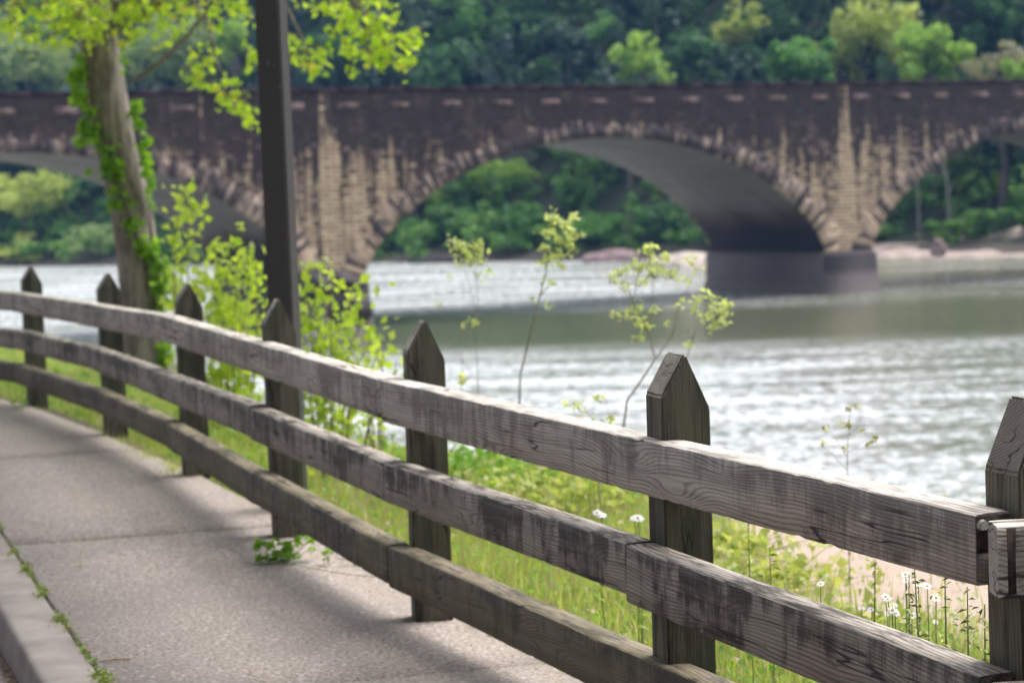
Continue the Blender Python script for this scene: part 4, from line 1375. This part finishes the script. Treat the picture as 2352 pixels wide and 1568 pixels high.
# rails beyond the corner, running off to the right
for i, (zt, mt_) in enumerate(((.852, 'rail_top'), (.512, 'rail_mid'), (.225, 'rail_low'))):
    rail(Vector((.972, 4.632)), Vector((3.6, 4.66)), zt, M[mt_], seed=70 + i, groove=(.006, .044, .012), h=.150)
    gx = Vector((.972, 4.632))
    mb = MB(); mb.box(.010, .040, -.0345, -.030, -.142, -.006)
    o = mb.build('stained_groove', M['endgrain'], fence); o.location = (gx.x - FB.x, gx.y - FB.y, zt)
# lapped tongue left at the end of the far rail, bolt plug above it
for i, (zt, mt_) in enumerate(((.855, 'rail_top'),)):
    dr = (FAR_END - eE).normalized()
    ang = math.atan2(dr.y, dr.x)
    mb = MB(); mb.box(0.001, .05, -.044, .036, -.141, -.082)
    o = mb.build('lap_joint', M['rail_low'], fence); o.location = (FAR_END.x - FB.x, FAR_END.y - FB.y, zt); o.rotation_euler = (0, 0, ang)
    mb = MB(); mb.box(0.001, .004, -.042, .040, -.081, -.004)
    o = mb.build('end_grain', M['endgrain'], fence); o.location = (FAR_END.x - FB.x, FAR_END.y - FB.y, zt); o.rotation_euler = (0, 0, ang)
    mb = MB(); mb.tube([(.002, -.030, -.022), (.016, -.030, -.022)], [.0125, .010], 12)
    o = mb.build('bolt_plug', M['lichen'], fence); o.location = (FAR_END.x - FB.x, FAR_END.y - FB.y, zt); o.rotation_euler = (0, 0, ang)

# ------------------------------------------------------------------ ground plants
M['grass'] = leafmat('fresh_grass', (0.25, 0.34, 0.08), (0.46, 0.50, 0.17), 0.42, c3=(0.56, 0.50, 0.28))
M['grassd'] = leafmat('darker_ground_leaves', (0.09, 0.24, 0.03), (0.24, 0.40, 0.06), 0.4)
M['white'] = simple('white_petals', (0.82, 0.82, 0.84), 0.7, 0.05, 30)
M['yolk'] = simple('yellow_flower_centre', (0.55, 0.42, 0.05), 0.8, 0.2, 60)
M['violet'] = simple('pale_violet_petals', (0.42, 0.38, 0.75), 0.7, 0.15, 60)
M['stalk'] = simple('green_stalk', (0.20, 0.33, 0.09), 0.7, 0.3, 30)
M['straw'] = simple('seed_straw', (0.36, 0.38, 0.18), 0.8, 0.3, 40)


def sand_k(x, y): return ((x - 2.2) / 1.35) ** 2 + ((y - 9.9) / 2.3) ** 2


def scatter(n, ymin, ymax, side=0.07, wide=False):
    """points on the bank between the fence and the bank edge"""
    out_ = []
    while len(out_) < n:
        m_ = n * 3
        y = ymin + (ymax - ymin) * rng.random(m_) ** 1.0
        fx = np.array(fence_x(y)) + side
        ex = np.interp(y, EDGE_Y, EDGE_X) + .5
        hi = np.minimum(ex, y * .5 + 3.5 if wide else y * .26 + .35)            # the strip the lens could see, and a step to the side
        x = fx + (np.maximum(hi, fx + .1) - fx) * rng.random(m_)
        k = (sand_k(x, y) > rng.uniform(.7, 1.3, m_)) | (rng.random(m_) < .03)
        # density falls with area: keep uniform per area
        wgt = (np.maximum(hi, fx + .1) - fx) / (8.0 if wide else 3.2)
        k &= rng.random(m_) < wgt
        pts = np.stack([x, y], 1)[k]
        out_ += list(pts)
    return np.array(out_[:n])


def blades(mb, P, hmin, hmax, wd):
    n = len(P)
    z = land(P[:, 0], P[:, 1]) - .01
    h = rng.uniform(hmin, hmax, n) * (0.7 + .6 * rng.random(n))
    a = rng.uniform(0, 2 * np.pi, n)
    lean = rng.uniform(.05, .55, n) * h
    la = rng.uniform(0, 2 * np.pi, n)
    b0 = np.stack([P[:, 0], P[:, 1], z], 1)
    wv = np.stack([np.cos(a), np.sin(a), 0 * a], 1) * wd * rng.uniform(.6, 1.3, n)[:, None]
    ld = np.stack([np.cos(la), np.sin(la), 0 * la], 1) * lean[:, None]
    up = np.stack([0 * h, 0 * h, h], 1)
    v = np.stack([b0 - wv, b0 + wv, b0 + ld * .35 + up * .6 + wv * .7, b0 + ld * .35 + up * .6 - wv * .7, b0 + ld + up], 1).reshape(-1, 3)
    i = np.arange(n)[:, None] * 5
    q = np.concatenate([i + np.array([0, 1, 2, 3])])
    t = i + np.array([3, 2, 4])
    mb.v.append(v); mb.f.append(q + mb.n); mb.f.append(t + mb.n); mb.n += len(v)


mb = MB()
blades(mb, scatter(42000, 5.0, 15.5), .03, .10, .0026)
blades(mb, scatter(24000, 13, 30), .05, .14, .005)
blades(mb, scatter(16000, 5.0, 14, wide=True), .04, .13, .005)
blades(mb, scatter(1600, 5.2, 10), .12, .24, .0022)
tag(mb.build('grass', M['grass']), kind='stuff')
mb = MB()                                              # last year's stems and dead leaves among the green
blades(mb, scatter(5200, 5.0, 13), .04, .16, .0022)
P = scatter(3800, 5.0, 14)
mb.leaves(np.stack([P[:, 0], P[:, 1], land(P[:, 0], P[:, 1]) + rng.uniform(.0, .05, len(P))], 1), .03, up=1.0, asp=.6, szv=.5)
tag(mb.build('dead_grass', leafmat('straw_and_dead_leaves', (0.30, 0.20, 0.16), (0.50, 0.42, 0.30), .2)), kind='stuff')
mb = MB()
P = scatter(15000, 5.0, 14)
cl = rng.random(len(P)) < .6
z = land(P[:, 0], P[:, 1]) + rng.uniform(.0, .07, len(P))
mb.leaves(np.stack([P[:, 0], P[:, 1], z], 1), .026, up=1.2, asp=.8, szv=.6)
P = scatter(8000, 13, 27)
z = land(P[:, 0], P[:, 1]) + rng.uniform(.0, .09, len(P))
mb.leaves(np.stack([P[:, 0], P[:, 1], z], 1), .045, up=1.0, asp=.8, szv=.6)
tag(mb.build('ground_cover', M['grassd']), kind='stuff')
# weeds on the bank edge: leafy tufts that break the line of the grass against the water
TUF = [(1060, 1045, 12.5, .20, 'dark leafy weed clump just right of the mossy post below the top rail'), (1130, 1075, 12.0, .24, 'broad dark green weed clump on the bank under the middle of the near top rail'),
       (1215, 1100, 11.4, .22, 'bright green weed clump right of the dark leafy clumps'), (1300, 1130, 11.0, .2, 'yellowish weed clump on the bank left of the white flowers'),
       (1690, 1230, 9.6, .16, 'weed clump at the left edge of the bare sand'), (1780, 1290, 9.0, .14, 'small weed clump in front of the bare sand'), (1960, 1400, 8.0, .13, 'leafy weed clump among the white flowers')]
for i, (x, y, Y, r, lab) in enumerate(TUF):
    p = at_y(x, y, Y)
    p.z = float(land(np.array(p.x), np.array(p.y)))
    t = empty('weed_clump', p)
    ml = MB(); ms = MB()
    n = 260
    D = rng.normal(size=(n, 3)) * np.array([r * 1.1, r * .9, r * .45]); D[:, 2] = np.abs(D[:, 2]) + .02
    ml.leaves(D, .05, up=.6, asp=.7, szv=.5)
    for k in range(0, n, 14): ms.tube([(0, 0, -.02), tuple(D[k] * .6), tuple(D[k])], [.003, .002, .001], 4)
    ml.build('leaves', M['grassd'] if i < 2 else M['grass'], t)
    ms.build('stem', M['stalk'], t)
    tag(t, lab, 'weed', 'weed clumps on the bank')


def flower_head(mb_w, mb_y, c, r):
    """ragged daisy head: ring of ray petals and a domed centre"""
    n = 16
    tilt = Vector((random.uniform(-.4, .4), random.uniform(-.9, -.2), 1)).normalized()
    a0 = tilt.orthogonal().normalized(); b0 = tilt.cross(a0)
    for k in range(n):
        q = 2 * math.pi * k / n + random.uniform(-.1, .1)
        d = a0 * math.cos(q) + b0 * math.sin(q); s = tilt.cross(d)
        e = c + d * r * random.uniform(.85, 1.1) + tilt * r * random.uniform(-.15, .1)
        mb_w.add([tuple(c + d * r * .25 - s * r * .06), tuple(c + d * r * .25 + s * r * .06), tuple(e + s * r * .12), tuple(e - s * r * .12)], [(0, 1, 2, 3)])
    V, F = [], []
    for j, (rr, hh) in enumerate(((.32, 0), (.26, .12), (.12, .2))):
        for k in range(8):
            q = k * math.pi / 4
            V.append(tuple(c + (a0 * math.cos(q) + b0 * math.sin(q)) * r * rr + tilt * r * hh))
    F = [(j * 8 + k, j * 8 + (k + 1) % 8, (j + 1) * 8 + (k + 1) % 8, (j + 1) * 8 + k) for j in range(2) for k in range(8)]
    mb_y.add(V, F)
    mb_y.add(V[16:], [(0, 2, 4, 6), ])


DZ = [((1378, 1182), 7.6, 3, 'white daisy plant left of the sharp-pointed post, nearer the river'), ((1465, 1188), 7.0, 3, 'white daisy plant close against the left side of the sharp-pointed post'),
      ((1885, 1340), 5.9, 1, 'single white daisy farthest left on the bare sand'), ((2080, 1318), 5.7, 2, 'pair of white daisies touching the lower edge of the top rail'), ((2130, 1345), 5.6, 2, 'white daisy just right of the touching pair'),
      ((2040, 1375), 5.8, 2, 'white daisy low and left in the cluster by the corner post'), ((2050, 1400), 5.5, 2, 'drooping white daisy at the bottom of the cluster'), ((2095, 1412), 5.6, 1, 'small white daisy half open near the cluster bottom'),
      ((2150, 1372), 5.5, 1, 'small white daisy bud nearest the corner post')]
for (x, y), Y, nh, lab in DZ:
    p = at_y(x, y, Y)
    gz = float(land(np.array(p.x), np.array(p.y)))
    b0 = Vector((p.x, p.y, gz))
    t = empty('daisy_plant', b0)
    ms, mw, my, ml = MB(), MB(), MB(), MB()
    for k in range(nh):
        c = p - b0 + Vector((random.uniform(-.022, .022), random.uniform(-.03, .03), random.uniform(-.014, .01))) * (1 if k else 0)
        ms.tube([(random.uniform(-.02, .02), 0, -.02), (c.x * .5 + random.uniform(-.01, .01), c.y * .5, c.z * .55), tuple(c)], [.0022, .0018, .0012], 5)
        flower_head(mw, my, c, .012 if Y < 6.5 else .015)
        for q in range(8):
            zq = c.z * random.uniform(.1, .85)
            ml.leaves(np.array([[random.gauss(0, .012), random.gauss(0, .012), zq]]), .04, up=.5, asp=.28)
    ms.build('stem', M['stalk'], t)
    f = mw.build('flower', M['white'], t)
    my.build('flower_centre', M['yolk'], f)
    ml.build('leaves', M['grass'], t)
    tag(t, lab, 'flower', 'white daisies behind the fence')
for k in range(12):                                     # small blooms nothing tells apart
    Y = random.uniform(5.3, 8.2)
    x, y = random.uniform(1700, 2240), 0
    p = at_y(x, 1400, Y)
    gz = float(land(np.array(p.x), np.array(p.y)))
    t = empty('small_daisy', (p.x, p.y, gz)); ms, mw, my = MB(), MB(), MB()
    c = Vector((random.uniform(-.02, .02), 0, random.uniform(.10, .2)))
    ms.tube([(0, 0, -.02), tuple(c * .5 + Vector((.006, 0, 0))), tuple(c)], [.0016, .0013, .001], 5)
    flower_head(mw, my, c, .0095)
    ms.build('stem', M['stalk'], t); f = mw.build('flower', M['white'], t); my.build('flower_centre', M['yolk'], f)
    tag(t, 'small white wildflower scattered in the grass behind the lower right rails', 'flower', 'small white wildflowers in the grass')
# violet flower
for (x, y, lab) in ((1990, 1398, 'pale violet wildflower left of the daisy cluster'),):
    p = at_y(x, y, 5.9); b0 = Vector((p.x, p.y, float(land(np.array(p.x), np.array(p.y)))))
    t = empty('violet_flower', b0); ms, mw, my = MB(), MB(), MB()
    for dx_ in (-.012, .014):
        c = p - b0 + Vector((dx_, 0, random.uniform(-.004, .006)))
        ms.tube([(0, 0, -.02), tuple(c * .5), tuple(c)], [.002, .0015, .001], 5); flower_head(mw, my, c, .011)
    ms.build('stem', M['stalk'], t); f = mw.build('flower', M['violet'], t); my.build('flower_centre', M['yolk'], f)
    tag(t, lab, 'flower')
# tall stalks with seed heads
ST = [(1725, 1440, 1718, 1200, 6.6, .0, 'tall single grass spike just right of the sharp-pointed post'), (2165, 1440, 2170, 1300, 5.3, .01, 'tall seed stalk in the daisy cluster'), (2215, 1500, 2222, 1360, 5.2, .01, 'budded green stalk beside the corner post'),
      (2120, 1460, 2100, 1290, 5.4, .01, 'thin dark seed stalk left of the corner post'), (2075, 1440, 2088, 1330, 5.5, .01, 'branching seed stalk between the daisies'), (1770, 1400, 1768, 1265, 6.4, .02, 'feathery grass head right of the tall spike'),
      (1990, 1440, 2010, 1300, 5.7, .0, 'slender leaning stalk over the bare sand'), (2250, 1530, 2262, 1400, 5.0, .01, 'short stalk touching the corner post')]
for x0, y0, x1, y1, Y, br_, lab in ST:
    p1, p0 = at_y(x1, y1, Y), at_y(x0, y0, Y)
    p0.z = float(land(np.array(p0.x), np.array(p0.y)))
    t = empty('grass_stalk', p0); ms, mh = MB(), MB()
    top = p1 - p0
    ms.tube([(0, 0, -.02), tuple(top * .5 + Vector((.004, 0, 0))), tuple(top)], [.0022, .0018, .0012], 5)
    for q in range(26):
        s = .62 + .4 * q / 26
        c = top * s + Vector((random.gauss(0, .004 + br_), random.gauss(0, .004 + br_), 0))
        mh.leaves(np.array([tuple(c)]), .024, up=1.0, asp=.35)
    mh.tube([tuple(top * .6), tuple(top * 1.02)], .0016, 4)
    ms.build('stem', M['stalk'], t); mh.build('seed_head', M['straw'] if br_ > 0 else M['grass'], t)
    tag(t, lab, 'grass stalk', 'tall stalks behind the fence')

# moss and tiny weeds in the joints (uncountable)
mb = MB()
P = []
for _ in range(2600):
    if random.random() < .72:
        y = random.uniform(6.9, 12.2)
        if math.sin(y * 4.1) + math.sin(y * 9.7 + 1) + random.gauss(0, .5) < .35: continue
        P.append((kerb_x(y) + .008 + random.gauss(0, .009), y, random.uniform(-.006, .016) + float(PZ(y))))
    else:
        x = -2.33 + 1.2 * random.random()
        if math.sin(x * 9) + random.gauss(0, .6) < -.3: continue
        P.append((x, joint_y(x, 10.4) + random.gauss(0, .005), random.uniform(-.004, .014)))
for cy_ in (9.72, 9.1, 8.55, 7.5, 7.38, 7.3, 10.2, 10.9):
    for _ in range(90): P.append((kerb_x(cy_) + random.gauss(0, .012), cy_ + random.gauss(0, .05), abs(random.gauss(0, .014))))
mb.leaves(np.array(P), .013, up=.6, asp=.6)
tag(mb.build('moss', leafmat('joint_moss', (0.09, 0.17, 0.035), (0.20, 0.26, 0.06), .3, c3=(.25, .17, .06))), kind='stuff')
# grass fringe where path meets fence far off
mb = MB()
P = []
for _ in range(2600):
    y = random.uniform(12.6, 20)
    P.append((float(fence_x(y)) - .04 + random.gauss(0, .05), y))
P = np.array(P)
n0 = mb.n
blades(mb, P, .05, .12, .004)
tag(mb.build('grass_fringe', M['grass']), kind='stuff')


def small_weed(x, y, n, r, lab, size=.052):
    p = at_z(x, y, 0.0)
    t = empty('small_weed', p); ml, ms = MB(), MB()
    for k in range(n):
        a = random.uniform(0, 6.28); d = r * math.sqrt(random.random())
        c = Vector((math.cos(a) * d * 1.5, math.sin(a) * d, random.uniform(.02, .11)))
        ms.tube([(0, 0, 0), tuple(c * .6), tuple(c)], [.0016, .0012, .001], 4)
        for j in range(3):                      # three leaflets
            q = a + (j - 1) * .9
            ml.leaves(np.array([tuple(c + Vector((math.cos(q) * size * .35, math.sin(q) * size * .35, random.uniform(-.006, .008))))]), size, up=1.0, asp=.7, szv=.2)
    ml.build('leaves', M['ivy'], t); ms.build('stem', M['stalk'], t)
    return tag(t, lab, 'weed')


small_weed(655, 1292, 30, .075, 'leafy green weed sprouting from the path crack beneath the bottom rail')
small_weed(755, 1300, 4, .02, 'tiny three-leaved weed just right of the bigger weed on the path', .034)
small_weed(815, 1300, 3, .02, 'tiny pale weed on the path tight under the bottom rail', .03)
small_weed(50, 955, 7, .05, 'small green tuft on the path at the far left post', .04)
small_weed(182, 1314, 2, .006, 'tiny dark leaf lying alone on the open path slab', .016)

# crack in the slab: a dark crooked groove
mb = MB()
V = []
pts = [(560, 1318), (620, 1300), (665, 1292), (700, 1302), (760, 1312), (800, 1318), (840, 1322), (885, 1325), (920, 1332)]
for i, (x, y) in enumerate(pts):
    p = at_z(x, y, .0035)
    wv = .004 + .003 * random.random()
    V += [(p.x, p.y - wv, .0035), (p.x, p.y + wv, .0035)]
mb.add(V, [(2 * i, 2 * i + 2, 2 * i + 3, 2 * i + 1) for i in range(len(pts) - 1)])
tag(mb.build('path_crack', M['jsoil']), kind='structure')
mb = MB()
P = [(random.uniform(kerb_x(y_) + .05, float(fence_x(y_)) - .05), y_, .003 + float(PZ(y_))) for y_ in [random.uniform(7, 16) for _ in range(70)]]
mb.leaves(np.array(P), .011, up=2.5, asp=.5, szv=.6)
tag(mb.build('path_litter', leafmat('path_litter_bits', (0.12, 0.08, 0.04), (0.34, 0.27, 0.14), .1)), kind='stuff')
# fallen twig
p0, p1 = at_z(224, 1518, .006), at_z(300, 1512, .006)
mb = MB(); mb.tube([p0 - p0, (p1 - p0) * .5 + Vector((0, .004, .003)), p1 - p0], [.0035, .004, .003], 6)
M['stick'] = simple('dry_stick', (0.33, 0.22, 0.14), .8, .3, 40)
o = mb.build('fallen_twig', M['stick']); o.location = p0
tag(o, 'thin dry brown twig lying on the path in the lower left', 'twig')
# leaf litter in the gutter
mb = MB()
P = []
for _ in range(1200):
    y = random.uniform(6.6, 9.2)
    P.append((kerb_x(y) - .235 + random.gauss(0, .018), y, -.14 + random.uniform(0, .008)))
mb.leaves(np.array(P), .014, up=1.4, asp=.6)
tag(mb.build('leaf_litter', leafmat('gutter_litter', (0.08, 0.055, 0.035), (0.20, 0.13, 0.07), .1)), kind='stuff')


# ------------------------------------------------------------------ air over the river
m = bpy.data.materials.new('river_haze')
m.use_nodes = True
nt = m.node_tree
nt.nodes.clear()
out = nt.nodes.new('ShaderNodeOutputMaterial')
pv = nt.nodes.new('ShaderNodeVolumePrincipled')
pv.inputs['Color'].default_value = (0.22, 0.45, 1.0, 1)
pv.inputs['Density'].default_value = 0.0003
pv.inputs['Anisotropy'].default_value = 0.2
nt.links.new(pv.outputs[0], out.inputs['Volume'])
mb = MB(); mb.box(-260, 222, -90, 335, -8, 75)
tag(mb.build('haze', m), kind='stuff')
